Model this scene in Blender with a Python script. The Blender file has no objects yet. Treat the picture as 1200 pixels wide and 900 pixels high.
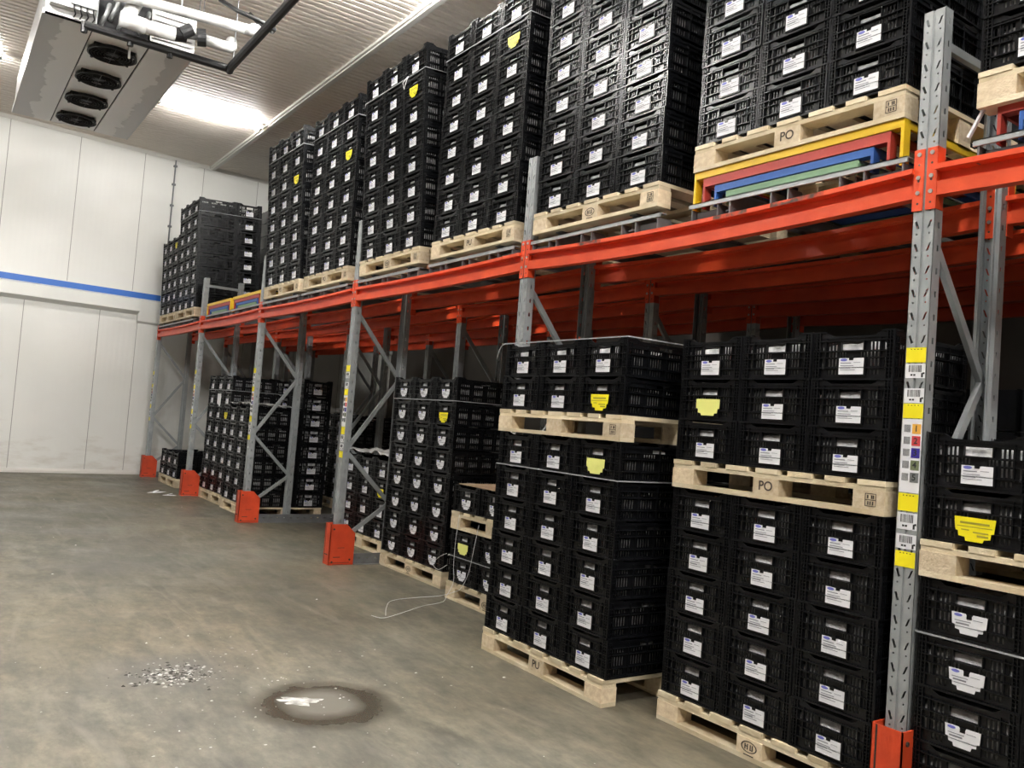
import bpy, math, random
from mathutils import Matrix, Vector
from mathutils.geometry import tessellate_polygon

random.seed(7)
C = bpy.context.scene.collection
sc = bpy.context.scene

# ------------------------------------------------------------------ materials
def new_mat(name):
    m = bpy.data.materials.new(name)
    m.use_nodes = True
    nt = m.node_tree
    b = nt.nodes['Principled BSDF']
    return m, nt, b

def simple(name, col, rough=0.5, metal=0.0, spec=0.5, emit=None, strength=0.0):
    m, nt, b = new_mat(name)
    b.inputs['Base Color'].default_value = (*col, 1)
    b.inputs['Roughness'].default_value = rough
    b.inputs['Metallic'].default_value = metal
    b.inputs['Specular IOR Level'].default_value = spec
    if emit:
        b.inputs['Emission Color'].default_value = (*emit, 1)
        b.inputs['Emission Strength'].default_value = strength
    return m

def noisy(name, c1, c2, scale=8, rough=0.5, metal=0.0, detail=4, lo=0.35, hi=0.65, stretch=(1, 1, 1), bump=0.0, bscale=60, spec=0.5, coord='Object', rand=0.0):
    m, nt, b = new_mat(name)
    N, L = nt.nodes, nt.links
    tc = N.new('ShaderNodeTexCoord')
    mp = N.new('ShaderNodeMapping'); mp.inputs['Scale'].default_value = stretch
    L.new(tc.outputs[coord], mp.inputs['Vector'])
    n = N.new('ShaderNodeTexNoise'); n.inputs['Scale'].default_value = scale; n.inputs['Detail'].default_value = detail
    L.new(mp.outputs[0], n.inputs['Vector'])
    if rand:
        oi = N.new('ShaderNodeObjectInfo')
        ml = N.new('ShaderNodeMath'); ml.operation = 'MULTIPLY'; ml.inputs[1].default_value = 37.0
        L.new(oi.outputs['Random'], ml.inputs[0])
        cv = N.new('ShaderNodeCombineXYZ'); L.new(ml.outputs[0], cv.inputs[0]); L.new(ml.outputs[0], cv.inputs[1])
        L.new(cv.outputs[0], mp.inputs['Location'])
    cr = N.new('ShaderNodeValToRGB')
    cr.color_ramp.elements[0].position = lo; cr.color_ramp.elements[0].color = (*c1, 1)
    cr.color_ramp.elements[1].position = hi; cr.color_ramp.elements[1].color = (*c2, 1)
    L.new(n.outputs['Fac'], cr.inputs['Fac'])
    L.new(cr.outputs['Color'], b.inputs['Base Color'])
    if rand:
        hv = N.new('ShaderNodeHueSaturation'); L.new(cr.outputs['Color'], hv.inputs['Color'])
        mrr = N.new('ShaderNodeMapRange'); mrr.inputs['To Min'].default_value = .78; mrr.inputs['To Max'].default_value = 1.1
        L.new(oi.outputs['Random'], mrr.inputs['Value']); L.new(mrr.outputs['Result'], hv.inputs['Value'])
        L.new(hv.outputs['Color'], b.inputs['Base Color'])
    b.inputs['Roughness'].default_value = rough
    b.inputs['Metallic'].default_value = metal
    b.inputs['Specular IOR Level'].default_value = spec
    if bump:
        n2 = N.new('ShaderNodeTexNoise'); n2.inputs['Scale'].default_value = bscale
        L.new(mp.outputs[0], n2.inputs['Vector'])
        bp = N.new('ShaderNodeBump'); bp.inputs['Strength'].default_value = bump; bp.inputs['Distance'].default_value = 0.01
        L.new(n2.outputs['Fac'], bp.inputs['Height']); L.new(bp.outputs[0], b.inputs['Normal'])
    return m

M = {}
M['crate'] = noisy('crate_black_plastic', (.0035, .0038, .0045), (.006, .0065, .008), 14, .30, spec=.36)
M['liner'] = noisy('white_liner_film', (.30, .30, .31), (.62, .62, .63), 22, .35, bump=.6, bscale=40)
M['card'] = simple('card_white', (.80, .80, .83), .55)
M['ink'] = simple('card_ink', (.22, .22, .25), .6)
M['blue_ink'] = simple('card_blue', (.16, .17, .55), .6)
M['yellow'] = simple('tag_yellow', (.90, .78, .01), .5)
M['pale_yellow'] = simple('tag_pale_yellow', (.86, .86, .26), .5)
M['yellow_ink'] = simple('tag_ink', (.36, .31, .03), .6)
M['wood'] = noisy('pallet_wood', (.62, .50, .32), (.82, .72, .53), 5, .7, stretch=(1, 1, 1), detail=8, lo=.3, hi=.7, bump=.25, bscale=90, spec=.2, rand=1)
M['wood_block'] = noisy('pallet_block_chipboard', (.60, .47, .31), (.78, .66, .48), 40, .75, detail=6, lo=.3, hi=.7, bump=.2, bscale=120, spec=.2, rand=1)
M['stencil'] = simple('stencil_ink', (.06, .045, .035), .8)
M['orange'] = noisy('rack_orange_paint', (.66, .058, .014), (.76, .085, .022), 6, .42, lo=.3, hi=.7)
M['guard'] = noisy('guard_orange_paint', (.50, .045, .012), (.66, .068, .018), 5, .5, lo=.3, hi=.6, bump=.15, bscale=30)
M['worn'] = noisy('worn_paint_rust', (.07, .045, .035), (.55, .06, .02), 26, .7, lo=.45, hi=.62)
M['scuff'] = simple('guard_scuff', (.035, .025, .02), .7)
M['galv'] = noisy('galvanised_steel', (.33, .35, .355), (.39, .41, .415), 10, .45, .35, detail=5)
M['galv_dark'] = noisy('dull_galvanised_steel', (.13, .135, .14), (.18, .185, .19), 10, .5, .3, detail=5)
M['hole'] = simple('dark_steel', (.03, .03, .032), .7)
M['cart_yellow'] = simple('cart_yellow_paint', (.78, .50, .01), .45)
M['cart_red'] = simple('cart_red_paint', (.42, .045, .03), .5)
M['cart_blue'] = simple('cart_blue_paint', (.025, .10, .36), .5)
M['cart_green'] = simple('cart_green_paint', (.20, .34, .20), .55)
M['strap'] = simple('strap_plastic', (.34, .35, .36), .3)
M['film'] = noisy('clear_film', (.55, .55, .54), (.8, .8, .79), 9, .25, bump=.8, bscale=14)
M['cardboard'] = noisy('cardboard', (.36, .25, .16), (.46, .33, .22), 5, .8)
M['white_paint'] = simple('white_painted_steel', (.55, .55, .54), .4)
M['cooler'] = simple('cooler_casing', (.50, .50, .495), .38)
M['black_rubber'] = simple('black_rubber', (.012, .012, .013), .5)
M['fan_black'] = simple('fan_black', (.015, .015, .016), .45)
M['pipe_white'] = noisy('pipe_white', (.44, .44, .43), (.54, .54, .53), 10, .5, bump=.3, bscale=25)
M['grey_tube'] = simple('grey_tube', (.28, .29, .29), .5, .3)
M['lamp_body'] = simple('lamp_body', (.35, .35, .35), .5)
M['trim'] = simple('trim_white', (.66, .64, .60), .45)
M['blue'] = simple('wall_blue_band', (.03, .14, .50), .45)
M['rivet'] = simple('rivet_zinc', (.5, .48, .45), .4, .7)
M['num_orange'] = simple('chip_orange', (.80, .42, .06), .5)
M['num_red'] = simple('chip_red', (.62, .05, .06), .5)
M['num_blue'] = simple('chip_blue', (.035, .02, .28), .5)
M['num_olive'] = simple('chip_olive', (.16, .19, .10), .5)
M['num_grey'] = simple('chip_grey', (.17, .18, .18), .5)
M['black_ink'] = simple('black_ink', (.02, .02, .02), .6)
M['dark_grit'] = simple('dark_grit', (.05, .047, .04), .8)
M['residue'] = noisy('white_residue', (.26, .25, .23), (.72, .72, .70), 22, .6)
M['tube'] = simple('lamp_tube', (1, 1, 1), .5, emit=(1.0, .985, .95), strength=150.0)
M['tube_far'] = simple('lamp_tube_far', (1, 1, 1), .5, emit=(1.0, .985, .95), strength=37.0)

# concrete floor: worn, stained, with one wet ring
def floor_mat():
    m, nt, b = new_mat('concrete_floor')
    N, L = nt.nodes, nt.links
    geo = N.new('ShaderNodeNewGeometry')
    def noise(scale, detail, stretch=(1, 1, 1), rough=.55, rot=0.0, dist=0.0):
        mp = N.new('ShaderNodeMapping'); mp.inputs['Scale'].default_value = stretch; mp.inputs['Rotation'].default_value = (0, 0, rot)
        L.new(geo.outputs['Position'], mp.inputs['Vector'])
        n = N.new('ShaderNodeTexNoise'); n.inputs['Scale'].default_value = scale; n.inputs['Detail'].default_value = detail
        n.inputs['Roughness'].default_value = rough; n.inputs['Distortion'].default_value = dist
        L.new(mp.outputs[0], n.inputs['Vector'])
        return n.outputs['Fac']
    def ramp(fac, stops):
        cr = N.new('ShaderNodeValToRGB')
        els = cr.color_ramp.elements
        while len(els) < len(stops): els.new(.5)
        for e, (p, c) in zip(els, stops):
            e.position = p; e.color = (*c, 1) if len(c) == 3 else c
        L.new(fac, cr.inputs['Fac'])
        return cr.outputs['Color']
    def mix(fac, a, bcol, mode='MIX', f=None):
        mx = N.new('ShaderNodeMix'); mx.data_type = 'RGBA'; mx.blend_type = mode
        if fac is not None: L.new(fac, mx.inputs['Factor'])
        else: mx.inputs['Factor'].default_value = f
        for s, v in ((mx.inputs['A'], a), (mx.inputs['B'], bcol)):
            if isinstance(v, tuple): s.default_value = (*v, 1)
            else: L.new(v, s)
        return mx.outputs['Result']
    base = ramp(noise(.55, 8, (1.0, .8, 1), .62, .35, .4), [(.32, (.086, .081, .067)), (.5, (.128, .120, .097)), (.68, (.182, .169, .136))])
    fine = ramp(noise(5.0, 8, (1.4, .55, 1), .65, .3), [(.34, (.55, .55, .55)), (.66, (1.32, 1.30, 1.24))])
    col = mix(None, base, fine, 'MULTIPLY', .9)
    fine2 = ramp(noise(17.0, 7, (1.3, .7, 1), .7, .2), [(.36, (.74, .74, .73)), (.64, (1.2, 1.19, 1.16))])
    col = mix(None, col, fine2, 'MULTIPLY', .9)
    scr = ramp(noise(2.2, 6, (2.6, .5, 1), .6, .55, 1.2), [(.54, (0, 0, 0)), (.74, (.6, .6, .6))])
    col = mix(scr, col, (.225, .212, .175))
    dark = ramp(noise(1.1, 5, (.6, 1.2, 1), .55, -.2, .6), [(.56, (0, 0, 0)), (.74, (.75, .75, .75))])
    col = mix(dark, col, (.085, .079, .068))
    tint = ramp(noise(.42, 3, (1, 1, 1), .5, .2), [(.40, (1.04, .99, .90)), (.60, (.97, 1.0, 1.03))])
    col = mix(None, col, tint, 'MULTIPLY', 1.0)
    # white scrape marks
    wm = ramp(noise(1.7, 7, (3.2, .45, 1), .7, .95, .3), [(.69, (0, 0, 0)), (.73, (.8, .8, .8))])
    col = mix(wm, col, (.36, .35, .32))
    # wet ring (drying puddle) with dried pale centre
    def dist_mask(cx, cy, rx, ry, lo, hi, nz):
        mp = N.new('ShaderNodeMapping'); mp.inputs['Location'].default_value = (-cx / rx, -cy / ry, 0); mp.inputs['Scale'].default_value = (1 / rx, 1 / ry, 0)
        L.new(geo.outputs['Position'], mp.inputs['Vector'])
        ln = N.new('ShaderNodeVectorMath'); ln.operation = 'LENGTH'; L.new(mp.outputs[0], ln.inputs[0])
        ad = N.new('ShaderNodeMath'); ad.operation = 'MULTIPLY_ADD'; L.new(nz, ad.inputs[0]); ad.inputs[1].default_value = .5; L.new(ln.outputs['Value'], ad.inputs[2])
        mr = N.new('ShaderNodeMapRange'); mr.inputs['From Min'].default_value = hi + .25; mr.inputs['From Max'].default_value = lo + .25
        L.new(ad.outputs[0], mr.inputs['Value'])
        return mr.outputs['Result']
    nz = noise(6.0, 4)
    wet = dist_mask(-1.535, 2.15, .36, .36, .72, 1.12, nz)
    col = mix(wet, col, (.060, .051, .037))
    dry = dist_mask(-1.55, 2.17, .20, .22, .6, 1.15, nz)
    col = mix(dry, col, (.205, .193, .165))
    grime = dist_mask(-2.1, 2.95, .5, .42, .3, 1.1, nz)
    grm = N.new('ShaderNodeMath'); grm.operation = 'MULTIPLY'; grm.inputs[1].default_value = .45; L.new(grime, grm.inputs[0])
    col = mix(grm.outputs[0], col, (.10, .098, .095))
    L.new(col, b.inputs['Base Color'])
    ro = ramp(noise(.9, 5, (1, 1, 1), .6), [(.3, (.34, .34, .34)), (.7, (.62, .62, .62))])
    rw = mix(wet, ro, (.22, .22, .22))
    L.new(rw, b.inputs['Roughness'])
    b.inputs['Specular IOR Level'].default_value = .45
    bp = N.new('ShaderNodeBump'); bp.inputs['Strength'].default_value = .25; bp.inputs['Distance'].default_value = .004
    L.new(noise(14, 8, (1.5, .7, 1), .65), bp.inputs['Height']); L.new(bp.outputs[0], b.inputs['Normal'])
    return m
M['floor'] = floor_mat()

def wall_mat():
    m, nt, b = new_mat('white_wall_panel')
    N, L = nt.nodes, nt.links
    geo = N.new('ShaderNodeNewGeometry')
    n = N.new('ShaderNodeTexNoise'); n.inputs['Scale'].default_value = .8; n.inputs['Detail'].default_value = 6
    L.new(geo.outputs['Position'], n.inputs['Vector'])
    cr = N.new('ShaderNodeValToRGB')
    cr.color_ramp.elements[0].position = .3; cr.color_ramp.elements[0].color = (.70, .70, .665, 1)
    cr.color_ramp.elements[1].position = .7; cr.color_ramp.elements[1].color = (.77, .77, .735, 1)
    L.new(n.outputs['Fac'], cr.inputs['Fac'])
    # splashed dirt near the bottom
    mp = N.new('ShaderNodeMapping'); mp.inputs['Scale'].default_value = (.9, .9, 3.2)
    L.new(geo.outputs['Position'], mp.inputs['Vector'])
    n2 = N.new('ShaderNodeTexNoise'); n2.inputs['Scale'].default_value = 2.2; n2.inputs['Detail'].default_value = 8; n2.inputs['Roughness'].default_value = .65
    L.new(mp.outputs[0], n2.inputs['Vector'])
    sx = N.new('ShaderNodeSeparateXYZ'); L.new(geo.outputs['Position'], sx.inputs[0])
    mr = N.new('ShaderNodeMapRange'); mr.inputs['From Min'].default_value = 1.0; mr.inputs['From Max'].default_value = 0.0; mr.inputs['To Min'].default_value = 0.0; mr.inputs['To Max'].default_value = .28
    L.new(sx.outputs['Z'], mr.inputs['Value'])
    ad = N.new('ShaderNodeMath'); ad.operation = 'ADD'; L.new(n2.outputs['Fac'], ad.inputs[0]); L.new(mr.outputs['Result'], ad.inputs[1])
    mr2 = N.new('ShaderNodeMapRange'); mr2.inputs['From Min'].default_value = .66; mr2.inputs['From Max'].default_value = .95; mr2.inputs['To Max'].default_value = .55
    L.new(ad.outputs[0], mr2.inputs['Value'])
    mx = N.new('ShaderNodeMix'); mx.data_type = 'RGBA'
    L.new(mr2.outputs['Result'], mx.inputs['Factor']); L.new(cr.outputs['Color'], mx.inputs['A']); mx.inputs['B'].default_value = (.44, .39, .32, 1)
    L.new(mx.outputs['Result'], b.inputs['Base Color'])
    b.inputs['Roughness'].default_value = .38
    # very shallow roll-formed ribs running vertically
    wv = N.new('ShaderNodeTexWave'); wv.inputs['Scale'].default_value = 3.4; wv.bands_direction = 'X'
    L.new(geo.outputs['Position'], wv.inputs['Vector'])
    bp = N.new('ShaderNodeBump'); bp.inputs['Strength'].default_value = .12; bp.inputs['Distance'].default_value = .004
    L.new(wv.outputs['Fac'], bp.inputs['Height']); L.new(bp.outputs[0], b.inputs['Normal'])
    return m
M['wall'] = wall_mat()
M['joint'] = simple('panel_joint', (.30, .29, .27), .7)
M['wall_shade_tone'] = noisy('wall_shade_in_colour', (.085, .075, .065), (.12, .105, .09), .9, .6)  # dark base colour stands in for the shade behind the rack
M['ceiling'] = noisy('ceiling_panel', (.76, .69, .61), (.82, .75, .67), .7, .42, coord='Object')

def pan_mat():
    # damp tide-line on the drain pan: paler middle, darker rim with a wavy border
    m, nt, b = new_mat('drain_pan_stained')
    N, L = nt.nodes, nt.links
    geo = N.new('ShaderNodeNewGeometry'); sx = N.new('ShaderNodeSeparateXYZ'); L.new(geo.outputs['Position'], sx.inputs[0])
    sb = N.new('ShaderNodeMath'); sb.operation = 'ADD'; sb.inputs[1].default_value = 2.05; L.new(sx.outputs['X'], sb.inputs[0])
    ab = N.new('ShaderNodeMath'); ab.operation = 'ABSOLUTE'; L.new(sb.outputs[0], ab.inputs[0])
    n = N.new('ShaderNodeTexNoise'); n.inputs['Scale'].default_value = 2.6; n.inputs['Detail'].default_value = 7; L.new(geo.outputs['Position'], n.inputs['Vector'])
    ad = N.new('ShaderNodeMath'); ad.operation = 'MULTIPLY_ADD'; ad.inputs[1].default_value = .42; L.new(n.outputs['Fac'], ad.inputs[0]); L.new(ab.outputs[0], ad.inputs[2])
    mr = N.new('ShaderNodeMapRange'); mr.inputs['From Min'].default_value = .705; mr.inputs['From Max'].default_value = .72; L.new(ad.outputs[0], mr.inputs['Value'])
    mx = N.new('ShaderNodeMix'); mx.data_type = 'RGBA'; L.new(mr.outputs['Result'], mx.inputs['Factor'])
    mx.inputs['A'].default_value = (.80, .79, .77, 1); mx.inputs['B'].default_value = (.52, .51, .49, 1)
    L.new(mx.outputs['Result'], b.inputs['Base Color']); b.inputs['Roughness'].default_value = .3
    return m
M['pan'] = pan_mat()

# ------------------------------------------------------------------ mesh helpers
class MB:
    def __init__(self):
        self.v = []; self.f = []; self.m = []
    def quad(self, a, b, c, d, m=0):
        n = len(self.v); self.v += [a, b, c, d]; self.f.append((n, n + 1, n + 2, n + 3)); self.m.append(m)
    def box(self, x0, x1, y0, y1, z0, z1, m=0):
        n = len(self.v)
        self.v += [(x0, y0, z0), (x1, y0, z0), (x1, y1, z0), (x0, y1, z0), (x0, y0, z1), (x1, y0, z1), (x1, y1, z1), (x0, y1, z1)]
        for q in ((0, 3, 2, 1), (4, 5, 6, 7), (0, 1, 5, 4), (1, 2, 6, 5), (2, 3, 7, 6), (3, 0, 4, 7)):
            self.f.append(tuple(n + i for i in q)); self.m.append(m)
    def bar(self, p0, p1, w, d, m=0, up=(0, 1, 0)):
        p0, p1 = Vector(p0), Vector(p1); t = (p1 - p0).normalized(); u = Vector(up)
        s = t.cross(u).normalized(); u = s.cross(t).normalized()
        n = len(self.v)
        for p in (p0, p1):
            for a, b in ((-1, -1), (1, -1), (1, 1), (-1, 1)):
                self.v.append(tuple(p + s * (a * w / 2) + u * (b * d / 2)))
        for q in ((0, 3, 2, 1), (4, 5, 6, 7), (0, 1, 5, 4), (1, 2, 6, 5), (2, 3, 7, 6), (3, 0, 4, 7)):
            self.f.append(tuple(n + i for i in q)); self.m.append(m)
    def tube(self, pts, r, n=10, m=0, caps=True):
        pts = [Vector(p) for p in pts]; base = len(self.v); prev = None
        for i, p in enumerate(pts):
            t = (pts[min(i + 1, len(pts) - 1)] - pts[max(i - 1, 0)]).normalized()
            if prev is None:
                a = Vector((0, 0, 1)) if abs(t.z) < .9 else Vector((1, 0, 0)); s = t.cross(a).normalized()
            else:
                s = (prev - t * prev.dot(t)).normalized()
            prev = s; u = t.cross(s)
            for k in range(n):
                an = 2 * math.pi * k / n
                self.v.append(tuple(p + s * (r * math.cos(an)) + u * (r * math.sin(an))))
        for i in range(len(pts) - 1):
            for k in range(n):
                a = base + i * n + k; b = base + i * n + (k + 1) % n
                self.f.append((a, b, b + n, a + n)); self.m.append(m)
        if caps:
            self.f.append(tuple(base + k for k in range(n))[::-1]); self.m.append(m)
            e = base + (len(pts) - 1) * n
            self.f.append(tuple(e + k for k in range(n))); self.m.append(m)
    def prism(self, poly, fn, d0, d1, m=0):
        # poly in 2-D, fn(u, v, d) -> 3-D
        n = len(self.v); k = len(poly)
        self.v += [fn(u, v, d0) for u, v in poly] + [fn(u, v, d1) for u, v in poly]
        self.f.append(tuple(n + i for i in range(k))); self.m.append(m)
        self.f.append(tuple(n + k + i for i in range(k))[::-1]); self.m.append(m)
        for i in range(k):
            j = (i + 1) % k
            self.f.append((n + i, n + k + i, n + k + j, n + j)); self.m.append(m)
    def wall(self, fn, u0, u1, v0, v1, d0, d1, holes, m=0):
        # rectangular wall with rectangular through holes
        us = sorted({u0, u1, *[h[0] for h in holes], *[h[1] for h in holes]})
        vs = sorted({v0, v1, *[h[2] for h in holes], *[h[3] for h in holes]})
        nu, nv = len(us) - 1, len(vs) - 1
        solid = [[True] * nv for _ in range(nu)]
        for i in range(nu):
            uc = (us[i] + us[i + 1]) / 2
            for j in range(nv):
                vc = (vs[j] + vs[j + 1]) / 2
                for h in holes:
                    if h[0] < uc < h[1] and h[2] < vc < h[3]:
                        solid[i][j] = False; break
        idx = {}
        def P(i, j, d):
            k = (i, j, d)
            if k not in idx:
                idx[k] = len(self.v); self.v.append(fn(us[i], vs[j], d1 if d else d0))
            return idx[k]
        def add(*q): self.f.append(q); self.m.append(m)
        for i in range(nu):
            for j in range(nv):
                if not solid[i][j]: continue
                add(P(i, j, 0), P(i + 1, j, 0), P(i + 1, j + 1, 0), P(i, j + 1, 0))
                add(P(i, j + 1, 1), P(i + 1, j + 1, 1), P(i + 1, j, 1), P(i, j, 1))
                if i == 0 or not solid[i - 1][j]: add(P(i, j, 0), P(i, j + 1, 0), P(i, j + 1, 1), P(i, j, 1))
                if i == nu - 1 or not solid[i + 1][j]: add(P(i + 1, j, 1), P(i + 1, j + 1, 1), P(i + 1, j + 1, 0), P(i + 1, j, 0))
                if j == 0 or not solid[i][j - 1]: add(P(i, j, 1), P(i + 1, j, 1), P(i + 1, j, 0), P(i, j, 0))
                if j == nv - 1 or not solid[i][j + 1]: add(P(i, j + 1, 0), P(i + 1, j + 1, 0), P(i + 1, j + 1, 1), P(i, j + 1, 1))
    def merge(self, o, mat=None, moff=0):
        n = len(self.v)
        self.v += [tuple(mat @ Vector(p)) for p in o.v] if mat else list(o.v)
        self.f += [tuple(n + i for i in q) for q in o.f]; self.m += [x + moff for x in o.m]
    def mesh(self, name, mats, smooth=False, fix=True):
        me = bpy.data.meshes.new(name)
        me.from_pydata(self.v, [], self.f)
        for x in (mats if isinstance(mats, (list, tuple)) else [mats]): me.materials.append(M[x])
        me.polygons.foreach_set('material_index', self.m)
        if smooth: me.polygons.foreach_set('use_smooth', [True] * len(self.f))
        if fix:
            import bmesh
            bm = bmesh.new(); bm.from_mesh(me)
            bmesh.ops.recalc_face_normals(bm, faces=bm.faces); bm.to_mesh(me); bm.free()
        me.update()
        return me
    def build(self, name, mats, parent=None, smooth=False):
        return obj(name, self.mesh(name, mats, smooth), parent)

def obj(name, me, parent=None, mw=None):
    o = bpy.data.objects.new(name, me); C.objects.link(o)
    if parent is not None: o.parent = parent
    if mw is not None: o.matrix_world = mw
    return o
def tag(o, label, cat, group=None, kind=None):
    o['label'] = label; o['category'] = cat
    if group: o['group'] = group
    if kind: o['kind'] = kind
    return o
def thing(name, label, cat, mw=None, group=None):
    o = bpy.data.objects.new(name, None); C.objects.link(o)
    o.empty_display_size = .1
    if mw is not None: o.matrix_world = mw
    return tag(o, label, cat, group)
def struct(o, label=None, cat=None):
    o['kind'] = 'structure'
    if label: o['label'] = label; o['category'] = cat
    return o
def dup(o, parent=None):
    c = o.copy(); C.objects.link(c)
    if parent is not None: c.parent = parent
    return c
def dup_tree(root, mw, label, group=None):
    r = dup(root); r.matrix_world = mw; r['label'] = label
    if group: r['group'] = group
    for ch in root.children:
        c = dup(ch, r)
        for g in ch.children: dup(g, c)
    return r
T = Matrix.Translation
def RZ(a): return Matrix.Rotation(a, 4, 'Z')
def RY(a): return Matrix.Rotation(a, 4, 'Y')
ORD = ['first', 'second', 'third', 'fourth', 'fifth', 'sixth', 'seventh', 'eighth', 'ninth', 'tenth']
xyz = lambda x, y, z: (x, y, z)

def text_mesh(s, size, mat):
    cu = bpy.data.curves.new('lettering', 'FONT'); cu.body = s; cu.size = size; cu.align_x = 'CENTER'; cu.align_y = 'CENTER'; cu.extrude = .0004
    cu.offset = size * .012
    o = bpy.data.objects.new('lettering', cu); C.objects.link(o)
    bpy.context.view_layer.update()
    me = bpy.data.meshes.new_from_object(o.evaluated_get(bpy.context.evaluated_depsgraph_get()))
    bpy.data.objects.remove(o); bpy.data.curves.remove(cu)
    me.materials.clear(); me.materials.append(M[mat])
    return me

# ------------------------------------------------------------------ layout numbers
P = 2.8449; W = .0944                       # rack bay pitch, upright width
PLANES = [0, P, 2 * P, 3 * P, 4 * P, 4 * P + 2.9302]
Z_CEIL = 5.98
ZT, ZB = 2.744, 2.4845                      # beam connector top and bottom
BT, BB = 2.665, 2.540                       # beam top and bottom

# ------------------------------------------------------------------ the room
fl = MB(); fl.box(-7, 5.4, -7, 15.6, -.15, 0); struct(fl.build('floor', 'floor'))
# ceiling: ribbed sandwich panels, ribs across the aisle
ce = MB()
y = -7.0
prof = []
while y < 15.6:
    prof += [(y, Z_CEIL), (y + .062, Z_CEIL), (y + .074, Z_CEIL + .011), (y + .100, Z_CEIL + .011)]
    y += .112
n = len(prof)
ce.v += [(-7, a, b) for a, b in prof] + [(5.4, a, b) for a, b in prof]
for i in range(n - 1):
    ce.f.append((i, i + 1, n + i + 1, n + i)); ce.m.append(0)
ce.box(-7, 5.4, -7, 15.6, Z_CEIL + .02, Z_CEIL + .15)
struct(ce.build('ceiling', 'ceiling'))
tr = MB(); tr.box(.76, .88, -6.9, 14.88, Z_CEIL - .035, Z_CEIL + .004); tr.box(.79, .85, -6.9, 14.88, Z_CEIL - .055, Z_CEIL - .035)
struct(tr.build('trim_1', 'trim'))

WM = T((0, 14.83, 0)) @ RZ(math.atan(.1))
def wall_obj(name, mb, mats, mw): 
    o = mb.build(name, mats); o.matrix_world = mw; return struct(o)
wf = MB()
wf.box(-7.3, 6, .012, .2, 0, Z_CEIL + .02)
ups = [-7.2, -6.96, -5.87, -4.78, -3.69, -2.60, -1.51, -.42, .67, 1.76, 2.85, 3.94, 5.03, 5.9]
for a, b in zip(ups, ups[1:]): wf.box(a + .006, b - .006, 0, .012, 3.2, Z_CEIL + .02)
low = [-7.2, -5.7, -4.5, -3.3, -2.13, -.93, -.28, .67, 1.76, 2.85, 3.94, 5.03, 5.9]
for a, b in zip(low, low[1:]): wf.box(a + .006, b - .006, 0, .012, 0, 2.98)
for a in ups[1:-1]: wf.box(a - .006, a + .006, .004, .011, 3.36, Z_CEIL, 1)
for a in low[1:-1]: wf.box(a - .006, a + .006, .004, .011, .07, 2.96, 1)
wall_obj('wall_far', wf, ['wall', 'joint'], WM)
lg = MB()      # boxed-out rail across the wall
lg.prism([(0, 2.93), (-.16, 2.99), (-.16, 3.20), (0, 3.235)], lambda u, v, d: (d, u, v), -7.2, -.30)
lg.prism([(0, 2.78), (-.05, 2.82), (-.05, 3.20), (0, 3.235)], lambda u, v, d: (d, u, v), -.30, 5.8)
wall_obj('trim_2', lg, 'wall', WM)
bs = MB(); bs.box(-7.2, 5.8, -.008, 0, 3.24, 3.345)
wall_obj('trim_3', bs, 'blue', WM)
sk = MB(); sk.prism([(0, 0), (-.05, 0), (-.05, .035), (-.01, .07), (0, .07)], lambda u, v, d: (d, u, v), -7.2, 5.8)
wall_obj('baseboard_far', sk, 'trim', WM)
cv = MB(); cv.prism([(0, Z_CEIL - .06), (-.06, Z_CEIL), (0, Z_CEIL)], lambda u, v, d: (d, u, v), -7.2, 5.8)
wall_obj('trim_4', cv, 'trim', WM)
w2 = MB(); w2.box(5.2, 5.4, -7, 15.6, 0, Z_CEIL + .02); struct(w2.build('wall_right', 'wall_shade_tone'))
w3 = MB(); w3.box(-7.2, -7, -7, 14.4, 0, Z_CEIL + .02); struct(w3.build('wall_left', 'wall_shade_tone'))  # unseen side and near walls use the shade tone to cut bounce light
w4 = MB(); w4.box(-7.2, 5.4, -7.2, -7, 0, Z_CEIL + .02); struct(w4.build('wall_near', 'wall_shade_tone'))

# wall conduit with clips
cd = thing('wall_conduit', 'thin grey conduit running down the white end wall to the crates', 'conduit', WM @ T((.12, 0, 4.0)))
mb = MB(); mb.tube([(0, -.028, 0), (0, -.028, 1.93)], .013, 8); mb.build('conduit_pipe', 'galv_dark', cd)
for z in (.25, .65, 1.05, 1.45, 1.8):
    mb = MB(); mb.box(-.03, .03, -.045, 0, z, z + .035); mb.build('clip', 'galv_dark', cd)

# ------------------------------------------------------------------ ceiling lights
def ceiling_light(x0, x1, yc, label, tube='tube'):
    t = thing('ceiling_light', label, 'lamp', T(((x0 + x1) / 2, yc, Z_CEIL)), 'ceiling tube lights')
    h = (x1 - x0) / 2
    mb = MB(); mb.box(-h, h, -.030, .030, -.040, 0); mb.box(-h, -h + .03, -.065, .065, -.10, -.035); mb.box(h - .03, h, -.065, .065, -.10, -.035)
    mb.build('housing', 'lamp_body', t)
    for s in (-1, 1):
        mb = MB(); mb.tube([(-h + .03, s * .045, -.078), (h - .03, s * .045, -.078)], .014, 8); mb.build('lamp_tube', tube, t, True)
ceiling_light(-.86, .70, 11.62, 'bright twin tube light on the ceiling before the end wall', 'tube_far')
ceiling_light(-4.5, -2.90, 11.5, 'bright tube light at the left photo edge, beyond the cooler', 'tube_far')
k = 0
for yy in (5.6, -.4, -5.0):
    for x0 in (-4.5, -.86):
        ceiling_light(x0, x0 + 1.6, yy, 'tube light over the aisle, %s %s' % ({5.6: "far", -.4: "middle", -5.0: "near"}[yy], ['beside the rack', 'away from the rack'][x0 < -2])); k += 1
for yy in (): ceiling_light(2.2, 3.8, yy, 'tube light above the rack top, %s' % ('near end' if yy < 0 else 'middle'))

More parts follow.
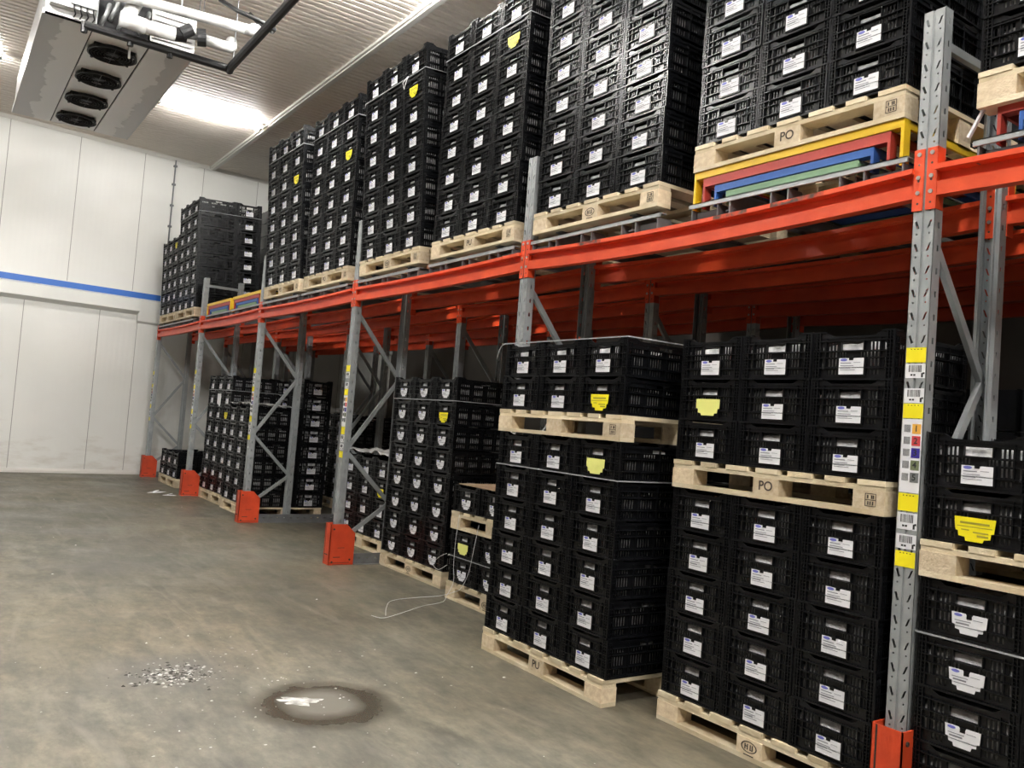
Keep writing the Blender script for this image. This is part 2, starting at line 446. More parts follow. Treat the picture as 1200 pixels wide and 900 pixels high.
# ------------------------------------------------------------------ crate meshes
CH = .218
def crate_body(detail=True):
    mb = MB()
    H = .19
    hol = []
    if detail:
        for cx in (-.102, .102):                      # slot groups left and right of the card
            for k in (-1, 0, 1):
                x = cx + k * .017
                for z0, z1 in ((.135, .170), (.104, .126), (.062, .096), (.024, .046)): hol.append((x - .0045, x + .0045, z0, z1))
        for cx in (-.052, .052):
            for k in (-1, 0, 1):
                x = cx + k * .014; hol.append((x - .004, x + .004, .104, .126))
        for cx in (-.152, .152):
            hol.append((cx - .005, cx + .005, .13, .17)); hol.append((cx - .005, cx + .005, .05, .10))
        hol.append((-.055, .055, .136, .172))           # hand hole
    for s in (-1, 1):
        mb.wall(lambda u, v, d: (u, d, v), -.19, .19, 0, H, s * .288, s * .284, hol)
        y0, y1 = (-.3, -.288) if s < 0 else (.288, .3)
        mb.box(-.198, -.136, y0, y1, CH - .002, CH + .004); mb.box(.136, .198, y0, y1, CH - .002, CH + .004)
        top = [(-.198, H), (-.198, CH + .004), (-.14, CH + .004), (-.10, .2), (.10, .2), (.14, CH + .004), (.198, CH + .004), (.198, H)]
        mb.prism(top, lambda u, v, d: (u, d, v), s * .292, s * .286)
        for z in (.0, .053, .129, .176):
            mb.box(-.198, .198, y0, y1, z, z + (.008 if z == 0 else .004))
        mb.box(-.198, -.085, y0, y1, .100, .103); mb.box(.085, .198, y0, y1, .100, .103)
        for x in (-.198, -.180, -.165, .161, .176, .194): mb.box(x, x + .004, y0, y1, 0, CH)
        for x in (-.134, .130): mb.box(x, x + .003, y0 + .003 * (s < 0), y1 - .003 * (s > 0), .05, H)
        for z in (.022, .038, .069, .086, .115, .142, .158, .192, .205):
            for a, b in ((-.198, -.161), (.161, .198)): mb.box(a, b, y0 + .002 * (s < 0), y1 - .002 * (s > 0), z, z + .003)
        # card holder and hand-hole lip
        mb.box(-.067, .067, y0 + .003 * (s < 0), y1 - .003 * (s > 0), .018, .102)
        if s < 0: mb.box(-.010, .010, -.3015, -.297, .088, .106)
        mb.box(-.058, -.054, y0, y1, .132, .176); mb.box(.054, .058, y0, y1, .132, .176)
    hol = []
    if detail:
        for cy in (-.212, -.072, .072, .212):
            for k in range(-2, 3):
                yv = cy + k * .019
                for z0, z1 in ((.018, .048), (.068, .118), (.140, .158)): hol.append((yv - .005, yv + .005, z0, z1))
        hol.append((-.05, .05, .165, .186))
    for s in (-1, 1):
        mb.wall(lambda u, v, d: (d, u, v), -.288, .288, 0, H, s * .188, s * .184, hol)
        x0, x1 = (-.2, -.188) if s < 0 else (.188, .2)
        top = [(-.298, H), (-.298, CH + .004), (-.235, CH + .004), (-.20, .206), (.20, .206), (.235, CH + .004), (.298, CH + .004), (.298, H)]
        mb.prism(top, lambda u, v, d: (d, u, v), s * .193, s * .186); mb.box(x0, x1, -.298, -.236, CH - .002, CH + .004); mb.box(x0, x1, .236, .298, CH - .002, CH + .004)
        for z in (.0, .055, .126, .163):
            mb.box(x0, x1, -.298, .298, z, z + (.008 if z == 0 else .004))
        for yv in (-.298, -.282, -.266, -.142, -.002, .138, .262, .278, .294): mb.box(x0, x1, yv, yv + .004, 0, H)
        for z in (.028, .09, .108, .145, .195):
            for a, b in ((-.298, -.262), (.262, .298)): mb.box(x0 + .002 * (s < 0), x1 - .002 * (s > 0), a, b, z, z + .003)
    for sx in (-1, 1):
        for sy in (-1, 1):
            mb.box(min(sx * .193, sx * .183), max(sx * .193, sx * .183), min(sy * .292, sy * .283), max(sy * .292, sy * .283), 0.001, CH + .002)
    mb.box(-.186, .186, -.286, .286, .004, .010)
    return mb

def crate_plain():
    mb = MB(); H = .19
    for s in (-1, 1):
        mb.box(-.2, .2, min(s * .3, s * .28), max(s * .3, s * .28), 0, .205)
        mb.box(min(s * .2, s * .18), max(s * .2, s * .18), -.3, .3, 0, .210)
    mb.box(-.19, .19, -.29, .29, 0, .02)
    return mb

def liner_mb():
    mb = MB(); nx, ny = 9, 12
    rnd = random.Random(3)
    top = {}
    for i in range(nx):
        for j in range(ny):
            x = -.176 + .352 * i / (nx - 1); yv = -.276 + .552 * j / (ny - 1)
            e = i in (0, nx - 1) or j in (0, ny - 1)
            top[i, j] = len(mb.v); mb.v.append((x + rnd.uniform(-.004, .002), yv + rnd.uniform(-.004, .004), (.150 if e else .170) + rnd.uniform(-.012, .014)))
    for i in range(nx - 1):
        for j in range(ny - 1): mb.f.append((top[i, j], top[i + 1, j], top[i + 1, j + 1], top[i, j + 1])); mb.m.append(0)
    ring = [(i, 0) for i in range(nx)] + [(nx - 1, j) for j in range(1, ny)] + [(i, ny - 1) for i in range(nx - 2, -1, -1)] + [(0, j) for j in range(ny - 2, 0, -1)]
    b0 = len(mb.v)
    for q in ring:
        x, yv, z = mb.v[top[q]]; mb.v.append((x, yv, .013))
    for a in range(len(ring)):
        b = (a + 1) % len(ring)
        mb.f.append((top[ring[a]], top[ring[b]], b0 + b, b0 + a)); mb.m.append(0)
    mb.f.append(tuple(b0 + a for a in range(len(ring)))); mb.m.append(0)
    return mb

YF = -.2990
def card_mb(kind):
    """flat printed card at the crate's short face: 0 card, 1 ink, 2 blue"""
    mb = MB()
    fr = lambda u, v, d: (u, d, v)
    def bx(x0, x1, z0, z1, m): mb.box(x0, x1, YF - .0018, YF - .0010, z0, z1, m)
    if kind == 'rect':
        mb.prism([(-.060, .024), (.060, .024), (.060, .098), (.012, .098), (.008, .091), (-.008, .091), (-.012, .098), (-.060, .098)], fr, YF - .001, YF)
        el = [(-.036 + .017 * math.cos(a * math.pi / 6), .090 + .0065 * math.sin(a * math.pi / 6)) for a in range(12)]
        mb.prism(el, fr, YF - .0018, YF - .001, 2)
        bx(-.052, .0, .074, .0775, 1); bx(-.052, .012, .062, .065, 1); bx(-.052, -.004, .051, .056, 1); bx(-.052, .02, .043, .0455, 1); bx(.012, .045, .077, .079, 1)
    elif kind == 'tongue':
        mb.prism([(-.068, .108), (-.064, .062), (-.054, .060), (-.052, .044), (-.036, .042), (-.032, .028), (.032, .028), (.036, .042), (.052, .044), (.054, .060), (.064, .062), (.068, .108), (.014, .108), (.010, .100), (-.010, .100), (-.014, .108)], fr, YF - .001, YF)
        el = [(-.042 + .016 * math.cos(a * math.pi / 6), .099 + .006 * math.sin(a * math.pi / 6)) for a in range(12)]
        mb.prism(el, fr, YF - .0018, YF - .001, 2)
        bx(-.055, .006, .076, .079, 1); bx(-.050, .0, .064, .070, 1); bx(-.045, .028, .054, .057, 1); bx(.015, .05, .088, .09, 1)
    elif kind == 'yellow':
        mb.prism([(-.078, .112), (-.072, .058), (-.062, .056), (-.060, .036), (-.036, .034), (-.032, .018), (.032, .018), (.036, .030), (.060, .034), (.062, .056), (.072, .058), (.078, .112)], fr, YF - .001, YF)
        bx(-.055, .055, .086, .094, 1); bx(-.066, .066, .074, .077, 1); bx(-.05, -.02, .060, .064, 1); bx(-.005, .052, .052, .058, 1); bx(.01, .052, .038, .046, 1)
    elif kind == 'pale':
        mb.prism([(-.078, .114), (-.078, .064), (-.066, .062), (-.064, .040), (-.046, .038), (-.042, .026), (.042, .026), (.046, .038), (.064, .040), (.066, .062), (.078, .064), (.078, .114)], fr, YF - .001, YF)
    elif kind == 'sheet':
        mb.prism([(-.095, .165), (-.09, .02), (.05, -.03), (.095, .0), (.09, .17)], fr, YF - .004, YF - .003)
    return mb
CARD_MATS = {'rect': ['card', 'ink', 'blue_ink'], 'tongue': ['card', 'ink', 'blue_ink'], 'yellow': ['yellow', 'yellow_ink'], 'pale': ['pale_yellow', 'yellow_ink'], 'sheet': ['card']}
ME_CARD = {k: card_mb(k).mesh('card', CARD_MATS[k]) for k in CARD_MATS}
BODY = crate_body(True)
ME_BODY = BODY.mesh('crate', 'crate')
ME_LINER = liner_mb().mesh('plastic_liner', 'liner', True)

# prototype crate objects (copied below with obj.copy())
CRATES = []          # every crate wanted: dict(mw, card, label, group)
cam_pos = Vector((-3.2972, -1.8324, 1.4769)); cam_fwd = Vector((.56799, .82172, .0465))

# ------------------------------------------------------------------ pallets
MARK_PO = text_mesh('PO', .062, 'stencil')
MARK_PU = text_mesh('PU', .062, 'stencil')
def oval_mark():
    mb = MB()
    n = 20
    for k in range(n):
        a, b = 2 * math.pi * k / n, 2 * math.pi * (k + 1) / n
        q = lambda r, t: (r * .046 * math.cos(t), r * .026 * math.sin(t), 0)
        mb.quad(q(1, a), q(1, b), q(.84, b), q(.84, a))
    for x in (-.022, -.008, .008, .02): mb.box(x - .003, x + .003, -.013, .013, -.0003, .0003)
    mb.box(-.024, -.008, .0, .004, -.0003, .0003); mb.box(.008, .02, -.013, -.009, -.0003, .0003)
    mb.box(-.030, .028, -.040, -.035, -.0003, .0003)
    return mb.mesh('stencil_mark', 'stencil', fix=False)
def box_mark():
    mb = MB()
    for a in (-.024, .024): mb.box(a - .0015, a + .0015, -.026, .026, -.0003, .0003)
    for b in (-.026, 0, .026): mb.box(-.024, .024, b - .0015, b + .0015, -.0003, .0003)
    for x, z in ((-.012, .013), (.006, .013), (.014, .013), (-.01, -.013), (.0, -.013), (.012, -.013)): mb.box(x - .004, x + .002, z - .008, z + .007, -.0003, .0003)
    return mb.mesh('stencil_mark', 'stencil', fix=False)
MARK_OVAL, MARK_BOX = oval_mark(), box_mark()
def box_me(name, w, d, h, mat):
    mb = MB(); c = .004
    # chamfered board: octagonal ends along x
    mb.box(-w / 2, w / 2, -d / 2, d / 2, 0, h)
    return mb.mesh(name, mat)
ME_DECK_W = box_me('deck_board', .128, 1.0, .022, 'wood'); ME_DECK = box_me('deck_board', .098, 1.0, .022, 'wood')
ME_STR = box_me('stringer', 1.196, .097, .022, 'wood'); ME_BOT = box_me('bottom_board', 1.2, .105, .022, 'wood')
ME_BLK = box_me('block', .145, .105, .078, 'wood_block'); ME_BLKC = box_me('block', .145, .105, .078, 'wood_block')
FLIP = Matrix.Rotation(math.pi / 2, 4, 'X')    # text plane XY -> faces -Y
def pallet(mw, label, mark='PO', corner=True, group='wooden pallets under the crate stacks'):
    t = thing('wooden_pallet', label, 'pallet', mw, group)
    for i, x in enumerate((-.536, -.362, -.182, 0, .182, .362, .536)):
        o = obj('deck_board', ME_DECK_W if i in (0, 2, 3, 4, 6) else ME_DECK, t); o.location = (x, .5, .122)
    for yv in (.0525, .5, .9475):
        o = obj('stringer', ME_STR, t); o.location = (0, yv, .100)
        o = obj('bottom_board', ME_BOT, t); o.location = (0, yv, 0)
        for x in (-.5275, 0, .5275):
            b = obj('block', ME_BLK, t); b.location = (x, yv, .022)
            if yv < .1 and x == 0 and mark:
                s = obj('stencil_mark', {'PO': MARK_PO, 'PU': MARK_PU, 'oval': MARK_OVAL}[mark], b); s.matrix_local = T((0, -.0535, .040)) @ FLIP
            if yv < .1 and x > .1 and corner:
                s = obj('stencil_mark', MARK_BOX, b); s.matrix_local = T((0.01, -.0535, .040)) @ FLIP
    return t

# ------------------------------------------------------------------ stacks
def frame(X, Yc, z0, tilt=0.0, yaw=0.0):
    return T((X, Yc, z0)) @ RY(-tilt) @ RZ(-math.pi / 2 + yaw)
def crate_at(mw, x, yv, z, rz, zs, card, label, group):
    j = random.uniform(-.004, .004)
    m = mw @ T((x + random.uniform(-.002, .002), yv + random.uniform(-.004, .004), z)) @ RZ(rz + j) @ Matrix.Diagonal((.995, .995, zs, 1))
    CRATES.append(dict(mw=m, card=card, label=label, group=group))
def strap(mw, z, label, depth=1.0, w=1.2, tail=False, inset=.0):
    """thin plastic band drawn round a stack"""
    t = thing('strapping_band', label, 'strap', mw @ T((0, 0, z)), 'plastic straps round the crate stacks')
    mb = MB(); a, b = w / 2 + .004, inset
    y0, y1 = b - .005, depth + .004
    for (p, q) in (((-a, y0), (a, y0)), ((a, y0), (a, y1)), ((a, y1), (-a, y1)), ((-a, y1), (-a, y0))):
        mb.bar((p[0], p[1], 0), (q[0], q[1], 0), .0015, .007, up=(0, 0, 1))
    mb.build('band', 'strap', t)
    if tail:
        mb = MB(); mb.tube([(-a, y0, 0), (-a - .03, y0 - .005, -.01), (-a - .06, y0 - .008, -.05), (-a - .075, y0 - .01, -.10)], .004, 6); mb.build('strap_tail', 'strap', t, True)
    return t
COLS = ['left', 'middle', 'right']
def stack(mw, rows, z0, desc, group, card='rect', special={}, zs=1.0, rear=False, inset=.012, cols=(0, 1, 2), row0=0, rear_rows=None, rear_special={}, rear_row0=None):
    for r in range(rows):
        z = z0 + r * CH * zs
        for c in cols:
            k = special.get((r, c), card)
            col = {'yellow': 'yellow-tagged black crate', 'pale': 'pale-tagged black crate', 'sheet': 'white-sheeted black crate'}.get(k, 'black crate')
            crate_at(mw, (c - 1) * .4, .3 + inset, z, 0, zs, k, '%s, %s column, %s layer up, %s' % (col, COLS[c], ORD[r + row0], desc), group)
    if rear:
        for r in range(rear_rows or rows):
            z = z0 + r * CH * zs
            crate_at(mw, .3, .8 + inset, z, math.pi / 2, zs, 'rect', 'black crate turned sideways at the back, %s layer, %s' % (ORD[r], desc), group)

FZ = .972                                   # floor crates are a touch lower
PH = CH * FZ
TOPS = [  # X, Yc, z0, tilt, rows, zs, desc, mark, special, rear
    ('T0', -.03, -.76, 2.848, 0.0, 4, 'overhead stack by the right photo edge', 'PO', {}, False),
    ('T1', -.01, .752, 2.905, 0.0, 6, 'overhead stack on the nearest yellow frame', 'PO', {}, False),
    ('T2', -.01, 2.215, 2.772, 0.0, 8, 'third overhead stack from photo right', 'oval', {}, False),
    ('T3', .0, 3.665, 2.772, .005, 8, 'fourth overhead stack from photo right', 'PU', {(6, 2): 'yellow'}, False),
    ('T4', .0, 5.07, 2.772, .058, 8, 'fifth overhead stack from photo right', 'oval', {(6, 2): 'yellow'}, False),
    ('T5', .0, 6.56, 2.772, .02, 8, 'sixth overhead stack from photo right', 'PO', {(5, 2): 'yellow'}, False),
    ('T6', .0, 7.90, 2.772, .06, 8, 'seventh overhead stack from photo right', 'PO', {(5, 2): 'yellow'}, False),
    ('T7', .0, 12.47, 2.772, .05, 8, 'last tall overhead stack before the end wall', 'PO', {}, True),
    ('T8', .0, 13.70, 2.772, .05, 6, 'lower overhead stack against the end wall', 'PO', {(5, 2): 'yellow'}, False),
]
PAL_DESC = {'T0': 'pale pallet on a red frame, at the right photo edge', 'T1': 'pale pallet stencilled PO, resting on a yellow steel frame', 'T2': 'overhead pallet just behind the nearest yellow frame, third from photo right',
            'T3': 'overhead pallet stencilled PU, fourth from photo right', 'T4': 'overhead pallet, fifth from photo right', 'T5': 'overhead pallet, sixth from photo right',
            'T6': 'overhead pallet beside the two empty coloured lanes', 'T7': 'overhead pallet under the last tall crate stack', 'T8': 'overhead pallet touching the end wall'}
LANE = {}
for nm, X, Yc, z0, tilt, rows, desc, mark, sp, rear in TOPS:
    mw = frame(X, Yc, z0, tilt)
    LANE[nm] = (X, Yc, z0, tilt)
    pallet(mw, PAL_DESC[nm], mark)
    cols = (0, 1, 2)
    stack(mw, rows, .145, desc, 'black crates, ' + desc, special=sp, rear=rear, cols=cols)
    if nm in ('T3', 'T4', 'T5', 'T6'):
        st = strap(mw, .145 + 7 * CH + .004, 'thin strap round the top of the ' + desc, inset=.012)
        if nm == 'T4':
            mb = MB(); mb.tube([(.30, -.004, 0), (.26, -.03, -.05), (.30, -.035, -.12), (.33, -.03, -.05), (.31, -.004, 0)], .003, 6); mb.build('strap_tail', 'card', st, True)
    if nm == 'T7': strap(mw, .145 + 7 * CH + .004, 'thin strap round the last tall overhead stack', inset=.012)

# floor stacks -------------------------------------------------------
# nearest, right of the first post: four layers, pallet, two layers
mw = frame(0.0, -.612, 0)
pallet(mw, 'floor pallet in the bay right of the nearest post', 'PO')
d0 = 'floor stack right of the nearest post'
stack(mw, 4, .145, d0, 'black crates, ' + d0, card='tongue', zs=FZ)
z = .145 + 4 * PH + .006
pallet(frame(0.0, -.612, z), 'pallet between crate layers right of the nearest post', None, False)
stack(frame(0, -.612, 0), 2, z + .145, d0, 'black crates, ' + d0, zs=FZ, special={(0, 0): 'yellow'}, row0=4)
strap(mw, .145 + 3 * PH - .004, 'strap round the lower stack right of the nearest post', inset=.012)
# left of the first post
mw = frame(-.035, .728, 0)
pallet(mw, 'floor pallet left of the nearest post, front corner cut by the frame', 'oval', False)
d0 = 'floor stack left of the nearest post'
stack(mw, 5, .145, d0, 'black crates, ' + d0, zs=FZ)
z = .145 + 5 * PH + .006
pallet(frame(-.035, .728, z), 'pallet stencilled PO between crate layers left of the nearest post', 'PO')
stack(frame(-.035, .728, 0), 3, z + .145, d0, 'black crates, ' + d0, zs=FZ, special={(1, 0): 'pale'}, row0=5)
# protruding stack
mw = frame(-.215, 2.155, 0, 0, -.012)
pallet(mw, 'floor pallet stencilled PU standing furthest out into the aisle', 'PU', False)
d0 = 'stack standing out into the aisle'
stack(mw, 6, .145, d0, 'black crates, ' + d0, zs=FZ, special={(5, 2): 'pale'})
z = .145 + 6 * PH + .006
pallet(mw @ T((0, 0, z)), 'pallet with stamped corner block high in the stack out in the aisle', None, True)
stack(mw, 2, z + .145, d0, 'black crates, ' + d0, zs=FZ, special={(0, 2): 'yellow'}, row0=6)
strap(mw, z + .145 + 2 * PH + .006, 'grey strap round the top rim of the stack out in the aisle', tail=True, inset=.012)
strap(mw, .145 + 5 * PH + .004, 'grey strap round the sixth layer of the stack out in the aisle', inset=.012)
# low strung-up stack in the middle bay
mw = frame(.34, 3.565, 0)
pallet(mw, 'floor pallet under the low stack tied with white strings', 'oval', False)
d0 = 'low stack tied with strings'
stack(mw, 2, .145, d0, 'black crates, ' + d0, zs=FZ, card='tongue', cols=(0, 1), special={(1, 0): 'pale'})
z = .145 + 2 * PH + .006
pallet(mw @ T((0, 0, z)), 'raised pallet in the low stack tied with white strings', None, True)
stack(mw, 1, z + .145, d0, 'black crates, ' + d0, zs=FZ, card='tongue', cols=(0, 1), row0=2)
mb = MB(); mb.box(-.6, .6, .05, 1.0, z + .145 + PH + .004, z + .145 + PH + .012)
o = mb.build('cardboard_sheet', 'cardboard'); o.matrix_world = mw; tag(o, 'brown cardboard sheet lying on top of the low string-tied stack', 'cardboard')
strap(mw, .145 + PH - .004, 'strap round the bottom crate of the low string-tied stack', inset=.012)
# eight-high stack
mw = frame(.465, 5.06, 0)
pallet(mw, 'floor pallet under the eight-high stack in the middle bay', 'oval', False)
d0 = 'eight-high floor stack in the middle bay'
stack(mw, 8, .145, d0, 'black crates, ' + d0, zs=FZ, card='tongue', special={(6, 2): 'yellow'})
strap(mw, .145 + 7 * PH + .004, 'thin strap under the top layer of the eight-high floor stack', inset=.012)
# behind the second whole frame
mw = frame(.68, 6.62, 0)
pallet(mw, 'floor pallet half hidden behind the second orange post guard', None, False)
d0 = 'film-covered stack behind the large orange guard'
stack(mw, 4, .145, d0, 'black crates, ' + d0, zs=FZ, special={(2, 2): 'yellow'})
FILM_A = (mw, .145 + 4 * PH)
# third bay: tall and film-topped stacks
mw = frame(.19, 10.75, 0)
pallet(mw, 'floor pallet under the far tall stack in the third bay', None, False)
d0 = 'tall stack between the two far guards'
stack(mw, 8, .145, d0, 'black crates, ' + d0, zs=FZ, special={(5, 2): 'yellow', (6, 1): 'sheet'}, rear=True)
strap(mw, .145 + 7 * PH + .004, 'strap round the tall stack between the two far guards', inset=.012)
mw = frame(.15, 9.47, 0)
pallet(mw, 'floor pallet beside the third orange guard from the photo bottom', None, False)
d0 = 'film-topped stack behind the third guard'
stack(mw, 6, .145, d0, 'black crates, ' + d0, zs=FZ, rear=True, rear_rows=8)
FILM_B = (mw, .145 + 6 * PH)
mw = frame(1.78, 10.0, 0)
pallet(mw, 'dim floor pallet deep inside the third bay', None, False)
d0 = 'dim stack deep inside the third bay'
stack(mw, 6, .145, d0, 'black crates, ' + d0, zs=FZ)
# last bay: two low layers
mw = frame(.10, 13.08, 0)
pallet(mw, 'floor pallet in the last bay under two low crate layers', None, False)
d0 = 'low two-layer stack in the last bay'
stack(mw, 2, .145, d0, 'black crates, ' + d0, zs=FZ, cols=(0, 1, 2))

# make the crates: the 300 that show largest as things, the rest as one mass
for c in CRATES:
    p = c['mw'].translation
    v = p + Vector((0, 0, .1)) - cam_pos
    c['d'] = v.dot(cam_fwd)
    px = 981.672 * v.dot(Vector((0.818094, -0.56986367, 0.07731502))) / c['d']
    py = 981.672 * v.dot(Vector((-0.09003188, 0.00587011, 0.99592158))) / c['d']
    if px > 600 + 981.672 * .2 / c['d'] or py > 450 + 981.672 * .13 / c['d']: c['d'] += 100     # wholly outside the photograph
CRATES.sort(key=lambda c: c['d'])
proto = obj('plastic_crate', ME_BODY); tag(proto, '', 'crate')
pl = obj('plastic_liner', ME_LINER, proto)
pc = obj('label_card', ME_CARD['rect'], proto)
for i, c in enumerate(CRATES[:300]):
    r = proto if i == 0 else dup(proto)
    r.matrix_world = c['mw']; r['label'] = c['label']; r['group'] = c['group']
    if i: dup(pl, r)
    k = pc if i == 0 else dup(pc, r)
    k.data = ME_CARD[c['card']]
    if c['card'] in ('yellow', 'pale'):
        k.name = 'yellow_tag'; k['label'] = 'yellow tag' if c['card'] == 'yellow' else 'plain pale yellow tag'
        k.location = (0, -.0045, 0)
    if c['card'] == 'sheet': k['label'] = 'large white paper sheet'
rest = MB()
LOD = crate_body(False)
cardm = {k: card_mb(k) for k in CARD_MATS}
for c in CRATES[300:]:
    rest.merge(BODY, c['mw'])
    cm = cardm[c['card']]; n0 = len(rest.m); rest.merge(cm, c['mw'])
    for q in range(n0, len(rest.m)):
        v = rest.m[q]
        rest.m[q] = ([1, 2, 3] if c['card'] in ('rect', 'tongue', 'sheet') else [4, 5])[v]
PLAIN = crate_plain()
for nm in ('T0', 'T1', 'T2', 'T3', 'T4', 'T5', 'T6', 'T7', 'T8'):      # second pallets standing behind the front ones
    X, Yc, z0, tilt = LANE[nm]
    for r in range(8):
        for c in range(3):
            for q in (1.06, 1.68, 2.3): rest.merge(PLAIN, frame(X + q, Yc, z0 + .145 + r * CH + q * math.tan(tilt), 0) @ T(((c - 1) * .4, .3, 0)))
for X, Yc, n in ((1.1, -.612, 7), (1.1, .728, 8), (.95, 2.155, 8), (2.2, -.612, 8), (2.2, .728, 8), (2.05, 2.155, 7), (1.5, 3.56, 5), (1.6, 5.06, 6), (1.8, 6.62, 4)):      # deeper floor stacks
    for r in range(n):
        for c in range(3): rest.merge(PLAIN, frame(X, Yc, .145 + r * PH) @ T(((c - 1) * .4, .3, 0)))
o = obj('black_crates', rest.mesh('black_crates', ['crate', 'card', 'ink', 'blue_ink', 'yellow', 'yellow_ink'], fix=False))
tag(o, 'remaining black crates in the far and deep stacks of the rack', 'crate', None, 'stuff')
for nm in ('T0', 'T1', 'T2', 'T3', 'T4', 'T5', 'T6'):
    X, Yc, z0, tilt = LANE[nm]
    pallet(frame(X + 1.06, Yc, z0 + 1.06 * math.tan(tilt), 0), 'dark pallet standing behind the ' + [q[6] for q in TOPS if q[0] == nm][0], None, False)

# ------------------------------------------------------------------ rack frames
HP = .0955
def perf_face(mb, y0, y1, n, z0, s, x=0.0, depth=.0015):
    """strip of upright face at plane X=x from Y=y0..y1 with slanted slots and round holes"""
    w = y1 - y0; yc = (y0 + y1) / 2
    for i in range(n):
        zb = z0 + i * HP; zt = zb + HP; zc = zb + HP * .5
        outer = [(y0, zb), (y1, zb), (y1, zt), (y0, zt)]
        sl = .006 * s
        slot = [(yc - .0045 + sl, zc + .017), (yc - .0045 - sl, zc - .015), (yc + .0045 - sl, zc - .019), (yc + .0045 + sl, zc + .013)]
        zr = zb + .008
        rnd = [(yc + .004 * math.cos(a * math.pi / 3), zr + .004 * math.sin(a * math.pi / 3)) for a in range(6)]
        loops = [outer, slot, rnd]
        tris = tessellate_polygon([[Vector((a, b, 0)) for a, b in L] for L in loops])
        flat = [p for L in loops for p in L]
        n0 = len(mb.v); mb.v += [(x, a, b) for a, b in flat]
        for t in tris: mb.f.append(tuple(n0 + k for k in t)); mb.m.append(0)
        for L in (slot, rnd):
            for k in range(len(L)):
                a, b = L[k], L[(k + 1) % len(L)]
                mb.quad((x, *a), (x, *b), (x + depth, *b), (x + depth, *a))
def upright_mb(h=3.334):
    mb = MB(); n = int(h / HP); z0 = h - n * HP
    mb.quad((0, 0, 0), (0, W, 0), (0, W, z0), (0, 0, z0))
    g0, g1 = W / 2 - .006, W / 2 + .006
    perf_face(mb, .0, g0, n, z0, -1); perf_face(mb, g1, W, n, z0, 1)
    mb.quad((0, g0, z0), (0, g0, h), (.006, g0 + .002, h), (.006, g0 + .002, z0)); mb.quad((0, g1, z0), (0, g1, h), (.006, g1 - .002, h), (.006, g1 - .002, z0))
    mb.quad((.006, g0 + .002, z0), (.006, g1 - .002, z0), (.006, g1 - .002, h), (.006, g0 + .002, h))
    hol = [(.028, .040, z0 + i * HP + .03, z0 + i * HP + .055) for i in range(n)]
    for ya, yb in ((0, .003), (W - .003, W)):
        mb.wall(lambda u, v, d: (u, d, v), 0, .058, 0, h, ya, yb, hol)
    mb.box(.055, .058, .003, .024, 0, h); mb.box(.055, .058, W - .024, W - .003, 0, h)
    mb.box(.058, .075, .018, .022, 0, h); mb.box(.058, .075, W - .022, W - .018, 0, h)
    return mb
ME_UP = upright_mb().mesh('upright', 'galv', fix=False)
DEP = .6
def brace_mb(p0, p1):
    mb = MB(); a = W / 2
    mb.bar((p0[0], a, p0[1]), (p1[0], a, p1[1]), .036, .003)
    for s in (-1, 1):
        d = Vector((p1[0] - p0[0], 0, p1[1] - p0[1])).normalized(); nrm = Vector((-d.z, 0, d.x)) * (.018 * s)
        mb.bar((p0[0] + nrm.x, a + .011, p0[1] + nrm.z), (p1[0] + nrm.x, a + .011, p1[1] + nrm.z), .003, .022)
    return mb
NODES = [(.05, 2.44), (.56, 1.82), (.05, 1.09), (.56, .585), (.05, .2)]
BR = [brace_mb(NODES[i], NODES[i + 1]).mesh('diagonal_brace', 'galv') for i in range(4)]
ME_HB = brace_mb((.05, 3.22), (.56, 3.22)).mesh('horizontal_brace', 'galv')
ME_HB2 = brace_mb((.05, 2.42), (.56, 2.42)).mesh('horizontal_brace', 'galv')
mb = MB(); mb.box(-.02, .09, -.02, W + .02, 0, .008); ME_FOOT = mb.mesh('foot_plate', 'galv_dark')

# location label strip
def label_me(kind, h):
    mb = MB(); w = .084; e = -.0012
    def bx(y0, y1, z0, z1, m, d=0): mb.box(e - .0006 * d, 0 if d == 0 else e, y0, y1, z0, z1, m)
    if kind == 'yellow':
        bx(0, w, 0, h, 0)
        for k in range(4): bx(.018 + .014 * k, .023 + .014 * k, h * .86, h * .91, 1, 1)
        return mb.mesh('location_label', ['yellow', 'black_ink'])
    if kind == 'white':
        bx(0, w, 0, h, 0)
        rnd = random.Random(5); yv = .016
        while yv < .068:
            t = rnd.choice((.0012, .0018, .003)); bx(yv, yv + t, h * .42, h * .9, 1, 1); yv += t + rnd.choice((.0015, .002, .003))
        for a in (.052, .040): bx(a, a + .009, h * .16, h * .28, 1, 1)
        bx(.008, .016, h * .06, h * .36, 1, 1); bx(.002, .010, h * .28, h * .4, 1, 1)
        return mb.mesh('location_label', ['card', 'black_ink'])
    bx(0, w, 0, h, 0)
    return mb.mesh('location_label', ['card', 'black_ink'])
STRIP = [('yellow', 1.852, 1.914), ('white', 1.788, 1.847), ('white', 1.686, 1.746), ('yellow', 1.623, 1.683), ('plain', 1.320, 1.620), ('yellow', 1.245, 1.316), ('white', 1.170, 1.238), ('white', 1.092, 1.151), ('yellow', 1.019, 1.082)]
LAB = {}
for kd, a, b in STRIP: LAB[kd, round(b - a, 3)] = LAB.get((kd, round(b - a, 3))) or label_me(kd, b - a)
DIG = [('1', 'num_orange', 1.560), ('2', 'num_red', 1.511), ('3', 'num_blue', 1.462), ('4', 'num_olive', 1.412), ('5', 'num_grey', 1.362)]
FACE_X = Matrix.Rotation(-math.pi / 2, 4, 'Z') @ Matrix.Rotation(math.pi / 2, 4, 'X')   # text -> faces -X
DIG_TXT = {d: text_mesh(d, .036, 'black_ink') for d, _, _ in DIG}
mb = MB(); mb.box(-.0018, -.0010, .006, .042, 0, .040)
CHIP = {}
for _, m_, _ in DIG:
    CHIP[m_] = mb.mesh('number_chip', m_)
mb = MB()
